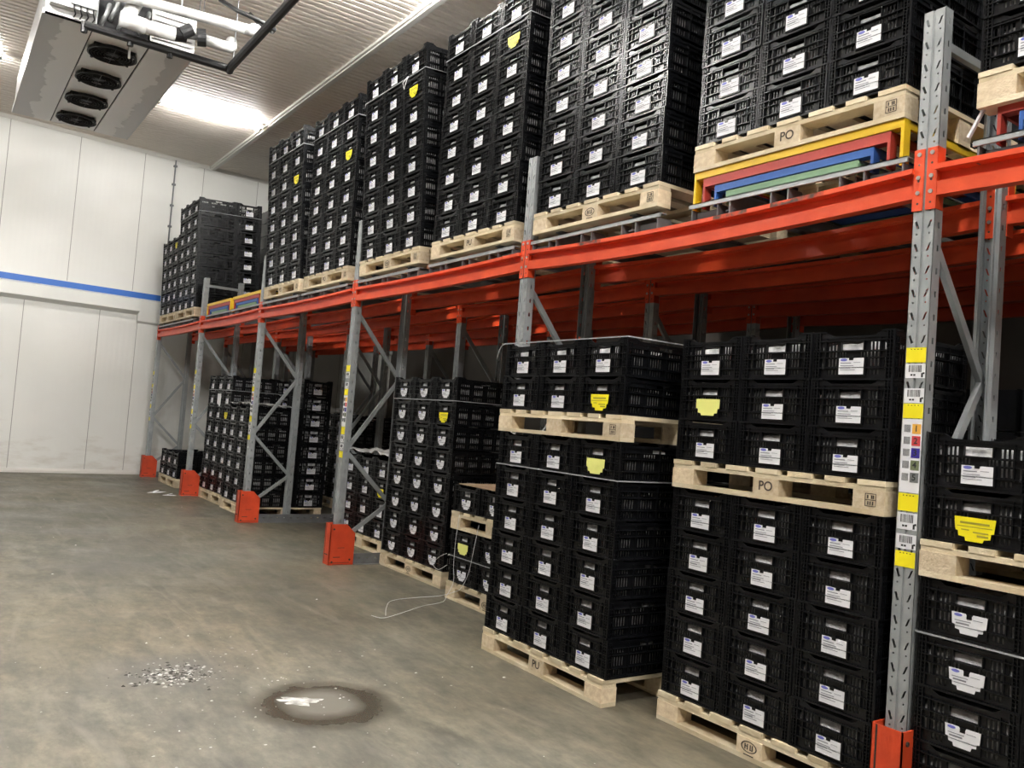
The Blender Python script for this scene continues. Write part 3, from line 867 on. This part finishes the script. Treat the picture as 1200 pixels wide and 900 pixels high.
for k in range(7): mb.box(-.0018, -.0010, .050 + .004 * k, .0518 + .004 * k, .006, .036)
ME_BARS = mb.mesh('barcode', 'black_ink')
def frame_unit(k, X, label):
    t = thing('rack_frame', label, 'rack frame', T((X, PLANES[k], 0)), 'galvanised rack frames')
    u = obj('upright', ME_UP, t)
    u2 = obj('upright', ME_UP, t); u2.location = (DEP, W, 0); u2.rotation_euler = (0, 0, math.pi)
    for b in BR: obj('diagonal_brace', b, t)
    obj('horizontal_brace', ME_HB, t)
    obj('foot_plate', ME_FOOT, t); f2 = obj('foot_plate', ME_FOOT, t); f2.location = (DEP - .07, 0, 0)
    if X == 0:
        for kd, a, b in STRIP:
            l = obj('location_label', LAB[kd, round(b - a, 3)], u); l.location = (0, .005, a)
            l['label'] = {'yellow': 'yellow location label', 'white': 'white barcode label', 'plain': 'white label strip with numbered colour chips'}[kd]
        for dgt, m_, zz in DIG:
            o = obj('number_chip', CHIP[m_], u); o.location = (-.0004, .003, zz)
            o = obj('number_chip', DIG_TXT[dgt], u); o.matrix_local = T((-.0028, .028, zz + .020)) @ FACE_X
            o = obj('barcode', ME_BARS, u); o.location = (-.0004, .003, zz)
    return t
POST = ['the nearest numbered post', 'post rising behind the stack out in the aisle', 'post in the large orange guard', 'post in the second whole guard', 'post in the third whole guard', 'post beside the end wall']
for k in range(6):
    for i, X in enumerate((0, 1.2, 2.4)):
        frame_unit(k, X, ['galvanised frame with ' + POST[k], 'second-row grey frame in line with ' + POST[k], 'third-row grey frame in line with ' + POST[k]][i])

# ------------------------------------------------------------------ beams
SEC = [(-.006, BB), (-.006, 2.597), (.022, 2.600), (.022, 2.641), (-.024, 2.643), (-.024, BT), (.045, BT), (.045, BB)]
def beam_mb(L, sag=.014, n=10):
    mb = MB(); k = len(SEC)
    for i in range(n + 1):
        t = i / n; dz = -sag * 4 * t * (1 - t)
        mb.v += [(x, t * L, z + dz) for x, z in SEC]
    for i in range(n):
        for j in range(k):
            a = i * k + j; b = i * k + (j + 1) % k
            mb.f.append((a, b, b + k, a + k)); mb.m.append(0)
    mb.f.append(tuple(range(k))); mb.m.append(0); mb.f.append(tuple(n * k + j for j in range(k))[::-1]); mb.m.append(0)
    for t in (.04, .06, .25, .4, .42, .6, .78, .94, .96):
        dz = -sag * 4 * t * (1 - t)
        c = Vector((-.0052, t * L, 2.585 + dz)); mb.tube([c, c + Vector((-.0006, 0, 0))], .006, 8, 1)
    return mb
def plate_mb(s):
    """end connector: s=+1 sits at the near end of the beam (covers the far half of the post before it)"""
    mb = MB()
    y0, y1 = (-.041, .004) if s > 0 else (-.004, .041)
    mb.box(-.007, -.001, y0, y1, ZB, ZT); 
    yy = (0.0005, .004) if s > 0 else (-.004, -.0005)
    mb.box(-.007, .05, *yy, ZB, ZT)
    return mb
def rivets_mb(s):
    mb = MB(); yv = -.020 if s > 0 else .020
    for z in (ZT - .022, (ZB + ZT) / 2 + .01, ZB + .075):
        mb.tube([(-.007, yv, z), (-.012, yv, z)], .009, 10, 0)
    for z in (ZT - .065, ZB + .125, ZB + .03):
        mb.tube([(-.0065, yv, z), (-.0075, yv, z)], .005, 8, 1)
    return mb
ME_PL = {s: plate_mb(s).mesh('end_plate', 'orange') for s in (1, -1)}
ME_RV = {s: rivets_mb(s).mesh('rivets', ['rivet', 'hole']) for s in (1, -1)}
ROWS = [0, .602, 1.2, 1.802, 2.4, 3.002]
BAYS = [(-P + W, 0)] + [(PLANES[k] + W, PLANES[k + 1]) for k in range(5)]
BN = ['bay at the right photo edge', 'bay left of the nearest post', 'bay behind the stack out in the aisle', 'third bay', 'bay with the two empty lanes', 'last bay by the end wall']
BM = {}
for bi, (ya, yb) in enumerate(BAYS):
    L = yb - ya
    if (bi == 1) or round(L, 3) not in BM: BM[round(L, 3)] = beam_mb(L, .030 if bi == 1 else .014).mesh('beam', ['orange', 'hole'])
    if bi == 2: BM[round(L, 3)] = beam_mb(L).mesh('beam', ['orange', 'hole'])
    for ri, X in enumerate(ROWS):
        lab = 'orange beam, ' + ('front row' if ri == 0 else '%s row back' % ORD[ri]) + ', ' + BN[bi]
        t = thing('rack_beam', lab, 'beam', T((X, ya, 0)), 'orange rack beams')
        bo = obj('beam', BM[round(L, 3)], t)
        if ri == 0 and bi == 1:
            for ta, tb in ((.42, .72), (.86, 1.08), (1.98, 2.2)):
                mb = MB(); q = 6
                for i in range(q):
                    y0, y1 = ta + (tb - ta) * i / q, ta + (tb - ta) * (i + 1) / q
                    f_ = lambda y: -.03 * 4 * (y / L) * (1 - y / L)
                    mb.quad((-.0246, y0, 2.6445 + f_(y0)), (-.0246, y1, 2.6445 + f_(y1)), (-.0246, y1, 2.6645 + f_(y1)), (-.0246, y0, 2.6645 + f_(y0)))
                mb.build('worn_patch', 'worn', bo)
        a = obj('end_plate', ME_PL[1], t); obj('rivet', ME_RV[1], a)
        b = obj('end_plate', ME_PL[-1], t); b.location = (0, L, 0); obj('rivet', ME_RV[-1], b)

# ------------------------------------------------------------------ lanes: rails, nested coloured frames
def lane(Yc, tilt, label, X=0.0):
    t = thing('lane_rail_set', label, 'rail', T((X, Yc, 2.668)) @ RY(-tilt * .5), 'grey lane rails on the beams')
    mb = MB(); mb.box(-.005, .006, -.62, .62, .040, .065); mb.box(-.005, .05, -.62, .62, .060, .065); mb.build('front_bar', 'galv', t)
    for s in (-1, 1):
        mb = MB(); mb.box(.03, 3.02, s * .36 - .03, s * .36 + .03, .0, .008); mb.box(.03, 3.02, s * .36 - .004, s * .36 + .004, .008, .094); mb.box(.03, 3.02, s * .36 - .03, s * .36 + .03, .094, .102); mb.build('rail', 'galv_dark', t)
    for yv in (-.60, -.42, -.30, -.02, .08, .34, .42, .60):
        mb = MB(); mb.prism([(0, -.03), (0, .040), (.10, .040), (.16, -.03)], lambda u, v, d: (u, d, v), yv - .004, yv + .004); mb.build('gusset', 'galv_dark', t)
    for yv in (-.52, .5):
        mb = MB(); mb.box(.02, .14, yv - .08, yv + .08, -.02, .02); mb.build('stop_block', 'hole', t)
    return t
def cart(Yc, half, ztop, mat, label, X, bar=.04, tilt=0.0, L=1.0):
    t = thing('lane_cart', label, 'rack cart', T((X, Yc, 0)), 'nested coloured lane carts')
    d = .05
    zb = 2.70
    mb = MB(); mb.box(0, d, -half, half, ztop - bar, ztop); mb.build('front_bar', mat, t)
    mb = MB(); mb.box(L - d, L, -half, half, ztop - bar, ztop); mb.build('rear_bar', mat, t)
    for s in (-1, 1):
        mb = MB(); a, b = sorted((s * half, s * (half - .012))); mb.box(d, L - d, a, b, ztop - bar, ztop); a, b = sorted((s * half, s * (half - .05))); mb.box(d, L - d, a, b, ztop - .008, ztop); mb.build('side_bar', mat, t)
        for xx in (0, L - d):
            mb = MB(); mb.box(xx, xx + d, a if s > 0 else s * half, s * half if s > 0 else b, zb, ztop - bar) if False else mb.box(xx, xx + d, min(s * half, s * (half - .014)), max(s * half, s * (half - .014)), zb, ztop - bar)
            mb.build('leg', mat, t)
    return t
LY = {n: v[1] for n, v in LANE.items()}
LDESC = {'T0': 'lane rails by the right photo edge', 'T1': 'lane rails under the nearest coloured frames', 'T2': 'lane rails under the third overhead stack from photo right', 'T3': 'lane rails under the fourth overhead stack from photo right',
         'T4': 'lane rails under the fifth overhead stack from photo right', 'T5': 'lane rails under the sixth overhead stack from photo right', 'T6': 'lane rails under the seventh overhead stack from photo right', 'T7': 'lane rails under the last tall overhead stack', 'T8': 'lane rails beside the end wall'}
for n_ in LDESC: lane(LY[n_], LANE[n_][3], LDESC[n_])
E_FAR = {'A': 10.52, 'B': 9.23}
lane(10.52, 0, 'lane rails of the empty lane nearer the end wall'); lane(9.23, 0, 'lane rails of the empty lane further from the end wall')
def carts(Yc, where, yellow=True, X=0.0, zoff=0.0):
    if yellow: cart(Yc, .597, 2.904 + zoff, 'cart_yellow', 'yellow cart frame, outermost of the set ' + where, X, .038)
    cart(Yc, .535, 2.862 + zoff, 'cart_red', 'red steel cart frame in the nested set ' + where, X + .004, .045)
    cart(Yc, .456, 2.812 + zoff, 'cart_blue', 'blue steel cart frame in the nested set ' + where, X + .008, .036)
    cart(Yc, .380, 2.771 + zoff, 'cart_green', 'green cart frame, innermost of the set ' + where, X + .012, .036)
carts(.752, 'under the nearest overhead pallet')
carts(-.76, 'at the right photo edge', False)
carts(10.52, 'in the empty lane nearer the end wall'); carts(9.23, 'in the nearer empty lane')

# ------------------------------------------------------------------ post guards and floor rails
def guard(Yp, label):
    t = thing('post_guard', label, 'post guard', T((0, Yp + W / 2, 0)), 'orange post guards')
    side = [(-.063, 0), (-.063, .388), (.10, .388), (.19, .30), (.19, 0)]
    h = W / 2 + .02
    mb = MB()
    for s in (-1, 1):
        a, b = sorted((s * h, s * (h - .006))); mb.prism(side, lambda u, v, d: (u, d, v), a, b)
    mb.box(-.063, -.057, -h, h, 0, .388)
    g = mb.build('guard_shell', 'guard', t)
    mb = MB(); mb.box(-.0638, -.0625, h - .028, h - .020, .02, .386); mb.build('seam', 'scuff', t)
    for (x, z) in ((-.03, .03), (-.03, .34), (.15, .05)):
        mb = MB(); mb.tube([(x, -h, z), (x, -h - .006, z)], .010, 8); mb.build('anchor_bolt', 'scuff', t)
    mb = MB(); mb.box(-.06, .15, -h - .0006, -h, .02, .024); mb.box(-.02, .05, -h - .0006, -h, .07, .078); mb.box(.02, .09, -h - .0006, -h, .16, .165); mb.box(-.0636, -.063, -.03, .05, .09, .1); mb.build('scuff_mark', 'scuff', t)
GL = ['orange guard at the foot of the nearest post, cut by the frame', None, 'large scuffed orange guard beside the tall floor stack', 'orange guard with the long floor rail behind it', 'orange guard beside two scraps of paper', 'farthest orange guard, by the end wall']
for k in (0, 2, 3, 4, 5): guard(PLANES[k], GL[k])
for k in (2, 3, 4, 5):
    mb = MB(); y0 = PLANES[k]
    hol = [(.24 + .09 * i, .262 + .09 * i, .055, .067) for i in range(28)]
    mb.wall(lambda u, v, d: (u, d, v), .195, 2.9, .0, .105, y0 - .012, y0 - .006, hol)
    mb.box(.195, 2.9, y0 - .050, y0 - .012, .0, .005)
    o = mb.build('floor_rail', 'galv_dark'); tag(o, 'low grey steel floor rail behind the ' + {2: 'large scuffed orange guard', 3: 'second whole orange guard', 4: 'third whole orange guard', 5: 'farthest orange guard'}[k], 'rail', 'grey floor rails behind the guards')

# ------------------------------------------------------------------ film, strings, scraps
def film(mw, z, label, x0, x1, y0, y1, seed):
    rnd = random.Random(seed); mb = MB(); nx, ny = 26, 20; hs = {}
    ph = [(rnd.uniform(8, 26), rnd.uniform(8, 26), rnd.uniform(0, 6), rnd.uniform(.004, .013)) for _ in range(7)]
    for i in range(nx):
        for j in range(ny):
            x = x0 + (x1 - x0) * i / (nx - 1) + rnd.uniform(-.008, .008); yv = y0 + (y1 - y0) * j / (ny - 1) + rnd.uniform(-.008, .008)
            h = sum(a * math.sin(fx * x + fy * yv + p) for fx, fy, p, a in ph) + rnd.uniform(0, .012)
            hs[i, j] = len(mb.v); mb.v.append((x, yv, z + .035 + abs(h)))
    for i in range(nx - 1):
        for j in range(ny - 1): mb.f.append((hs[i, j], hs[i + 1, j], hs[i + 1, j + 1], hs[i, j + 1])); mb.m.append(0)
    o = mb.build('plastic_film', 'film', None, True); o.matrix_world = mw; tag(o, label, 'plastic film')
    md = o.modifiers.new('t', 'SOLIDIFY'); md.thickness = .002
film(*FILM_A, 'crumpled white film lying over the stack behind the large guard', -.6, .6, 0, .95, 1)
film(*FILM_B, 'crumpled white film lying on the six-layer stack in the third bay', -.58, .62, .02, .60, 2)

def string(pts, label, r=.0019):
    mb = MB()
    P_ = [Vector(p) for p in pts]; out = []
    for i in range(len(P_) - 1):
        p0, p1, p2, p3 = P_[max(i - 1, 0)], P_[i], P_[i + 1], P_[min(i + 2, len(P_) - 1)]
        for k in range(6):
            t = k / 6
            out.append(.5 * ((2 * p1) + (p2 - p0) * t + (2 * p0 - 5 * p1 + 4 * p2 - p3) * t * t + (3 * p1 - p0 - 3 * p2 + p3) * t ** 3))
    out.append(P_[-1])
    mb.tube(out, r, 6)
    o = mb.build('loose_string', 'card', None, True); tag(o, label, 'string', 'loose white strings at the low stack')
string([(.33, 4.02, .70), (.32, 4.03, .5), (.33, 4.05, .3), (.31, 4.0, .16), (.27, 4.02, .05), (.22, 4.0, .004), (.0, 3.92, .004), (-.2, 3.80, .004), (-.46, 3.66, .004), (-.52, 3.75, .004)], 'white string hanging from the raised pallet and trailing over the floor')
string([(.33, 3.72, .66), (.31, 3.74, .45), (.32, 3.80, .27), (.30, 3.86, .14), (.29, 3.95, .09), (.24, 4.1, .03), (.1, 4.2, .004), (-.15, 4.15, .004), (-.3, 3.95, .004), (-.42, 3.72, .004)], 'white string slanting across the lowest crates of the low stack')
string([(.33, 4.17, .36), (.28, 4.2, .33), (.26, 4.26, .26), (.29, 4.22, .22), (.33, 4.15, .27)], 'short loop of white string beside the low stack')
def scrap(x, yv, a, s, label):
    mb = MB(); mb.prism([(-.10 * s, -.03), (.02, -.05 * s), (.11 * s, -.01), (.06, .05 * s), (-.05, .04)], lambda u, v, d: (u, v, d), .002, .006)
    mb.prism([(-.04, -.02), (.05, -.015), (.02, .03), (-.03, .025)], lambda u, v, d: (u, v, d + (u + .04) * .3), .006, .010)
    o = mb.build('paper_scrap', 'card'); o.matrix_world = T((x, yv, 0)) @ RZ(a); tag(o, label, 'paper', 'paper scraps on the floor')
scrap(-.33, 11.8, .4, 1.6, 'larger white paper scrap on the floor before the orange guard')
scrap(-.22, 11.4, -.3, .9, 'smaller white paper scrap on the floor beside the larger scrap')
mb = MB(); mb.box(-.008, .008, -.005, .005, 0, .13)
o = mb.build('white_strip', 'card'); o.matrix_world = T((.0, -.12, 2.75)) @ Matrix.Rotation(math.radians(28), 4, 'X'); tag(o, 'white strip leaning under the pallet right of the nearest post', 'strip')

# floor crumbs and dried residue
rnd = random.Random(11); mb = MB()
def crumb(x, yv, s, m=0):
    n0 = len(mb.v); k = 5
    a0 = rnd.uniform(0, 6)
    for i in range(k):
        a = a0 + 2 * math.pi * i / k; r = s * rnd.uniform(.5, 1.2); mb.v.append((x + r * math.cos(a) * 1.3, yv + r * math.sin(a), .0005))
    mb.v.append((x, yv, s * rnd.uniform(.3, .8)))
    for i in range(k): mb.f.append((n0 + i, n0 + (i + 1) % k, n0 + k)); mb.m.append(m)
for i in range(170): crumb(rnd.gauss(-2.08, .12), rnd.gauss(2.86, .10), rnd.choice((.003, .005, .008, .012)), 1)
for i in range(190):
    x, yv = rnd.gauss(-2.08, .11), rnd.gauss(2.86, .10); crumb(x, yv, rnd.choice((.003, .004, .005, .006, .007, .011)))
for i in range(150): crumb(rnd.gauss(-1.8, .5), rnd.gauss(2.4, .7), rnd.choice((.003, .004, .005, .007)))
for i in range(60): crumb(rnd.uniform(-4, -.3), rnd.uniform(2, 12), rnd.choice((.004, .006, .009)))
o = mb.build('floor_crumbs', ['residue', 'dark_grit']); tag(o, 'white crumbs scattered over the concrete before the damp ring', 'debris', None, 'stuff')
mb = MB(); nr, na = 7, 26
cx, cy = -1.63, 2.235
ids = []
for i in range(nr):
    row = []
    for k in range(na):
        a = 2 * math.pi * k / na; rr = (i + .3) / nr * (1 + .22 * math.sin(3 * a + 1) + .15 * math.sin(7 * a) + rnd.uniform(-.22, .22))
        row.append(len(mb.v)); mb.v.append((cx + .105 * rr * math.cos(a), cy + .07 * rr * math.sin(a) - .3 * .105 * rr * math.cos(a) , .0005 + .006 * max(0, 1 - i / (nr - 1)) * rnd.uniform(.5, 1.2)))
    ids.append(row)
mb.f.append(tuple(ids[0])); mb.m.append(0)
for i in range(nr - 1):
    for k in range(na):
        mb.f.append((ids[i][k], ids[i][(k + 1) % na], ids[i + 1][(k + 1) % na], ids[i + 1][k])); mb.m.append(0)
o = mb.build('frost_residue', 'residue', None, True); tag(o, 'white frosty residue in the middle of the damp floor ring', 'residue', None, 'stuff')

# ------------------------------------------------------------------ ceiling cooler
cx0, cx1, cy0, cy1, cz = -2.73, -1.37, 7.22, 10.85, 5.0
ct = thing('ceiling_cooler', 'long white ceiling cooler with four black fans underneath', 'cooler', T((-2.05, 9.0, cz)))
OFF = Vector((2.05, -9.0, -cz))
def cb(name, mbx, mats, parent=ct, smooth=False):
    mbx.v = [tuple(Vector(p) + OFF) for p in mbx.v]
    return mbx.build(name, mats, parent, smooth)
mb = MB()
mb.box(cx0, cx0 + .012, cy0, cy1, cz + .02, cz + .46); mb.box(cx1 - .012, cx1, cy0, cy1, cz + .02, cz + .46)
mb.box(cx0, cx1, cy0, cy1, cz + .46, cz + .475); mb.box(cx0, cx1, cy1 - .012, cy1, cz + .02, cz + .46)
cb('casing', mb, 'cooler')
for x0, x1 in ((cx0, -2.315), (-1.775, cx1)):
    mb = MB(); mb.box(x0, x1, cy0, cy1, cz, cz + .018); mb.box(x0, x1, cy0, cy0 + .01, cz, cz + .05); cb('drain_pan', mb, 'pan')
mb = MB(); mb.box(cx0 - .02, cx0, cy0 - .01, cy1, cz - .004, cz + .05); cb('pan_lip', mb, 'white_paint')
mb = MB(); mb.box(cx1, cx1 + .012, cy0 - .01, cy1, cz - .004, cz + .03); cb('pan_lip', mb, 'white_paint')
mb = MB()
hol = []
FY = [7.77 + .882 * i for i in range(4)]
mb.wall(lambda u, v, d: (u, v, d), -2.30, -1.79, cy0, cy1, cz + .006, cz + .02, [(-2.05 - .2, -2.05 + .2, yv - .2, yv + .2) for yv in FY])
cb('fan_panel', mb, 'pan')
mb = MB(); mb.box(-2.314, -2.301, cy0, cy1, cz + .012, cz + .03); mb.box(-1.789, -1.776, cy0, cy1, cz + .012, cz + .03); cb('gap_seal', mb, 'hole')
for yv in FY:
    mb = MB()                                            # bell-mouth ring
    n = 32
    def ring(r, z): return [(-2.05 + r * math.cos(2 * math.pi * k / n), yv + r * math.sin(2 * math.pi * k / n), z) for k in range(n)]
    rs = [ring(.232, cz + .006), ring(.240, cz - .028), ring(.222, cz - .032), ring(.205, cz + .02), ring(.200, cz + .12), ring(.0005, cz + .12)]
    for q in rs: mb.v += q
    for i in range(len(rs) - 1):
        for k in range(n): mb.f.append((i * n + k, i * n + (k + 1) % n, (i + 1) * n + (k + 1) % n, (i + 1) * n + k)); mb.m.append(0)
    f = cb('fan', mb, 'fan_black')
    mb = MB()
    for b in range(6):
        a = b * math.pi / 3
        p = lambda r, t, z: (-2.05 + r * math.cos(a + t), yv + r * math.sin(a + t), z)
        mb.quad(p(.05, -.2, cz + .05), p(.05, .3, cz + .08), p(.195, .42, cz + .075), p(.195, -.12, cz + .04))
    cb('fan_blades', mb, 'fan_black', f)
    mb = MB(); mb.tube([(-2.05, yv, cz + .1), (-2.05, yv, cz - .015)], .065, 16); cb('fan_hub', mb, 'fan_black', f)
    mb = MB()
    for r in (.08, .11, .14, .17, .20, .225):
        pts = [(-2.05 + r * math.cos(2 * math.pi * k / 28), yv + r * math.sin(2 * math.pi * k / 28), cz - .03) for k in range(29)]
        mb.tube(pts, .0028, 5, 0, False)
    for k in range(8):
        a = k * math.pi / 4; mb.tube([(-2.05, yv, cz - .034), (-2.05 + .235 * math.cos(a), yv + .235 * math.sin(a), cz - .03)], .003, 5)
    for k in range(4):
        a = math.pi / 4 + k * math.pi / 2; c_ = Vector((-2.05 + .245 * math.cos(a), yv + .245 * math.sin(a), cz + .006)); mb.tube([c_, c_ + Vector((0, 0, -.04))], .014, 8)
    cb('fan_guard', mb, 'fan_black', f)
# near end
mb = MB(); mb.box(cx0, -2.29, cy0 - .012, cy0, cz + .02, cz + .47); mb.box(cx0 + .03, -2.33, cy0 - .10, cy0 - .012, cz + .09, cz + .40); cb('end_cover', mb, 'white_paint')
mb = MB(); mb.box(-1.80, cx1, cy0 - .012, cy0, cz + .02, cz + .47)
for z in (.08, .14, .20, .26, .32): mb.prism([(0, 0), (-.02, -.006), (-.02, .0)], lambda u, v, d, z=z: (d, cy0 - .012 + u, cz + z + v), -1.77, -1.40)
cb('end_cover', mb, 'white_paint')
mb = MB(); mb.box(-2.29, -1.80, cy0 + .10, cy0 + .11, cz + .02, cz + .47); cb('end_recess', mb, 'hole')
for i, (x, z) in enumerate(((-2.24, .08), (-2.16, .16), (-2.08, .10), (-1.98, .20), (-1.88, .12))):
    mb = MB(); mb.tube([(x, cy0 + .1, cz + z), (x, cy0 - .02, cz + z), (x + .03, cy0 - .05, cz + z + .08), (x + .05, cy0 - .02, cz + z + .18), (x + .05, cy0 + .1, cz + z + .2)], .022, 8); cb('coil_bend', mb, 'grey_tube', ct, True)
for i in range(4):
    x = -2.50 + .055 * i
    mb = MB(); mb.tube([(x, cy0 - .105, cz + .13), (x, cy0 - .12, cz + .08), (x + .02, cy0 - .07, cz + .05), (x + .01, cy0 - .02, cz + .035)], .007, 6); cb('cable', mb, 'black_rubber', ct, True)
mb = MB(); mb.box(-2.53, -2.31, cy0 - .125, cy0 - .10, cz + .125, cz + .15); cb('cable_clip', mb, 'grey_tube')
for x in (cx0 + .1, cx1 - .1):
    for yv in (cy0 + .3, cy1 - .3):
        mb = MB(); mb.tube([(x, yv, cz + .47), (x, yv, Z_CEIL)], .010, 8); cb('hanger_rod', mb, 'galv')
# pipework in front of the cooler
pr = thing('insulated_pipe', 'white insulated pipe with black valve at the cooler end', 'pipe', T((-1.6, 6.9, 5.05)))
OFF = Vector((1.6, -6.9, -5.05))
mb = MB(); mb.tube([(-1.97, 7.10, 5.34), (-2.0, 7.05, 5.26), (-2.05, 6.96, 5.12), (-2.06, 6.9, 5.05), (-2.0, 6.9, 5.03), (-1.88, 6.9, 5.035), (-1.63, 6.9, 5.05)], .068, 14); cb('pipe_run', mb, 'pipe_white', pr, True)
mb = MB(); mb.tube([(-2.13, 6.9, 5.04), (-1.90, 6.9, 5.035)], .076, 14); cb('pipe_elbow', mb, 'pipe_white', pr, True)
mb = MB(); mb.tube([(-1.63, 6.9, 5.05), (-1.53, 6.9, 5.07)], .066, 14); mb.tube([(-1.58, 6.86, 5.06), (-1.49, 6.84, 5.13)], .06, 14); mb.tube([(-1.42, 6.9, 5.09), (-1.34, 6.88, 5.10)], .085, 16); cb('valve', mb, 'black_rubber', pr)
mb = MB(); mb.tube([(-1.52, 6.9, 5.07), (-1.42, 6.9, 5.09)], .028, 10); cb('valve_neck', mb, 'grey_tube', pr)
mb = MB(); mb.tube([(-1.34, 6.9, 5.09), (-1.18, 6.9, 5.085), (-1.10, 6.9, 5.09), (-1.07, 6.93, 5.12), (-1.06, 7.0, 5.2)], .055, 14); cb('pipe_run', mb, 'pipe_white', pr, True)
p2 = thing('insulated_pipe', 'long white pipe with an upturned end above the black bar', 'pipe', T((-1.4, 6.9, 5.3)))
OFF = Vector((1.4, -6.9, -5.3))
mb = MB(); mb.tube([(-2.2, 6.9, 5.24), (-1.97, 6.9, 5.278), (-1.24, 6.9, 5.317), (-.95, 6.9, 5.335)], .052, 14); cb('pipe_run', mb, 'pipe_white', p2, True)
mb = MB(); mb.tube([(-.97, 6.9, 5.334), (-.90, 6.9, 5.337), (-.875, 6.9, 5.345), (-.862, 6.9, 5.36), (-.86, 6.9, 5.40)], .056, 14); cb('pipe_elbow', mb, 'pipe_white', p2, True)
for x in (-1.42, -1.38):
    mb = MB(); mb.tube([(x, 6.9, 5.32), (x, 6.9, Z_CEIL)], .005, 6); cb('hanger_wire', mb, 'black_rubber', p2)
br = thing('black_pipe_frame', 'black angled pipe frame hanging below the white ceiling cooler near end', 'pipe', T((-1.75, 6.95, 4.94)))
OFF = Vector((1.75, -6.95, -4.94))
mb = MB(); mb.tube([(-2.41, 7.09, 4.95), (-1.06, 7.10, 4.95)], .040, 10); cb('cross_pipe', mb, 'black_rubber', br)
mb = MB(); mb.tube([(-1.015, 7.15, 4.95), (-1.03, 7.05, 4.95), (-1.05, 5.0, 4.955)], .042, 10); cb('long_pipe', mb, 'black_rubber', br)
for x in (-2.40, -1.99, -1.62):
    mb = MB(); mb.tube([(x, 7.10, 4.985), (x, 7.10, 4.88)], .030, 8); cb('clamp', mb, 'black_rubber', br)
mb = MB(); mb.tube([(-2.0, 7.1, 4.95), (-1.98, 7.2, 4.90), (-1.97, 7.22, 4.80)], .012, 8); cb('hook', mb, 'pipe_white', br, True)
for x, yv in ((-2.3, 7.1), (-1.05, 6.9), (-1.05, 5.4)):
    mb = MB(); mb.tube([(x, yv, 4.95), (x, yv, Z_CEIL)], .006, 6); cb('hanger_rod', mb, 'galv_dark', br)
mb = MB(); mb.tube([(-1.25, 6.85, 5.52), (-1.1, 6.7, 5.40), (-.9, 6.6, 5.33), (-.74, 6.62, 5.30), (-.72, 6.75, 5.33), (-.80, 6.9, 5.42), (-.9, 7.0, 5.55)], .022, 8)
o = mb.build('rubber_hose', 'black_rubber', None, True); tag(o, 'black hose looped around the upturned end of the white pipe', 'hose')

# ------------------------------------------------------------------ camera, world, view
cam = bpy.data.cameras.new('camera'); co = bpy.data.objects.new('camera', cam); C.objects.link(co)
r = Vector((0.818094, -0.56986367, 0.07731502)); u = Vector((-0.09003188, 0.00587011, 0.99592158)); f = Vector((0.56799337, 0.82171829, 0.0465036))
co.matrix_world = Matrix(((r.x, u.x, -f.x, cam_pos.x), (r.y, u.y, -f.y, cam_pos.y), (r.z, u.z, -f.z, cam_pos.z), (0, 0, 0, 1)))
cam.sensor_width = 36; cam.lens = 981.672 / 1200 * 36; cam.clip_start = .05
sc.camera = co
w = bpy.data.worlds.new('world'); sc.world = w; w.use_nodes = True
w.node_tree.nodes['Background'].inputs[0].default_value = (.5, .5, .5, 1); w.node_tree.nodes['Background'].inputs[1].default_value = 0.0
vs = sc.view_settings; vs.view_transform = 'Standard'; vs.look = 'None'; vs.gamma = 1; vs.exposure = 2.13; vs.use_curve_mapping = False
sc.cycles.use_denoising = True
sc.cycles.max_bounces = 8; sc.cycles.diffuse_bounces = 5; sc.cycles.glossy_bounces = 3
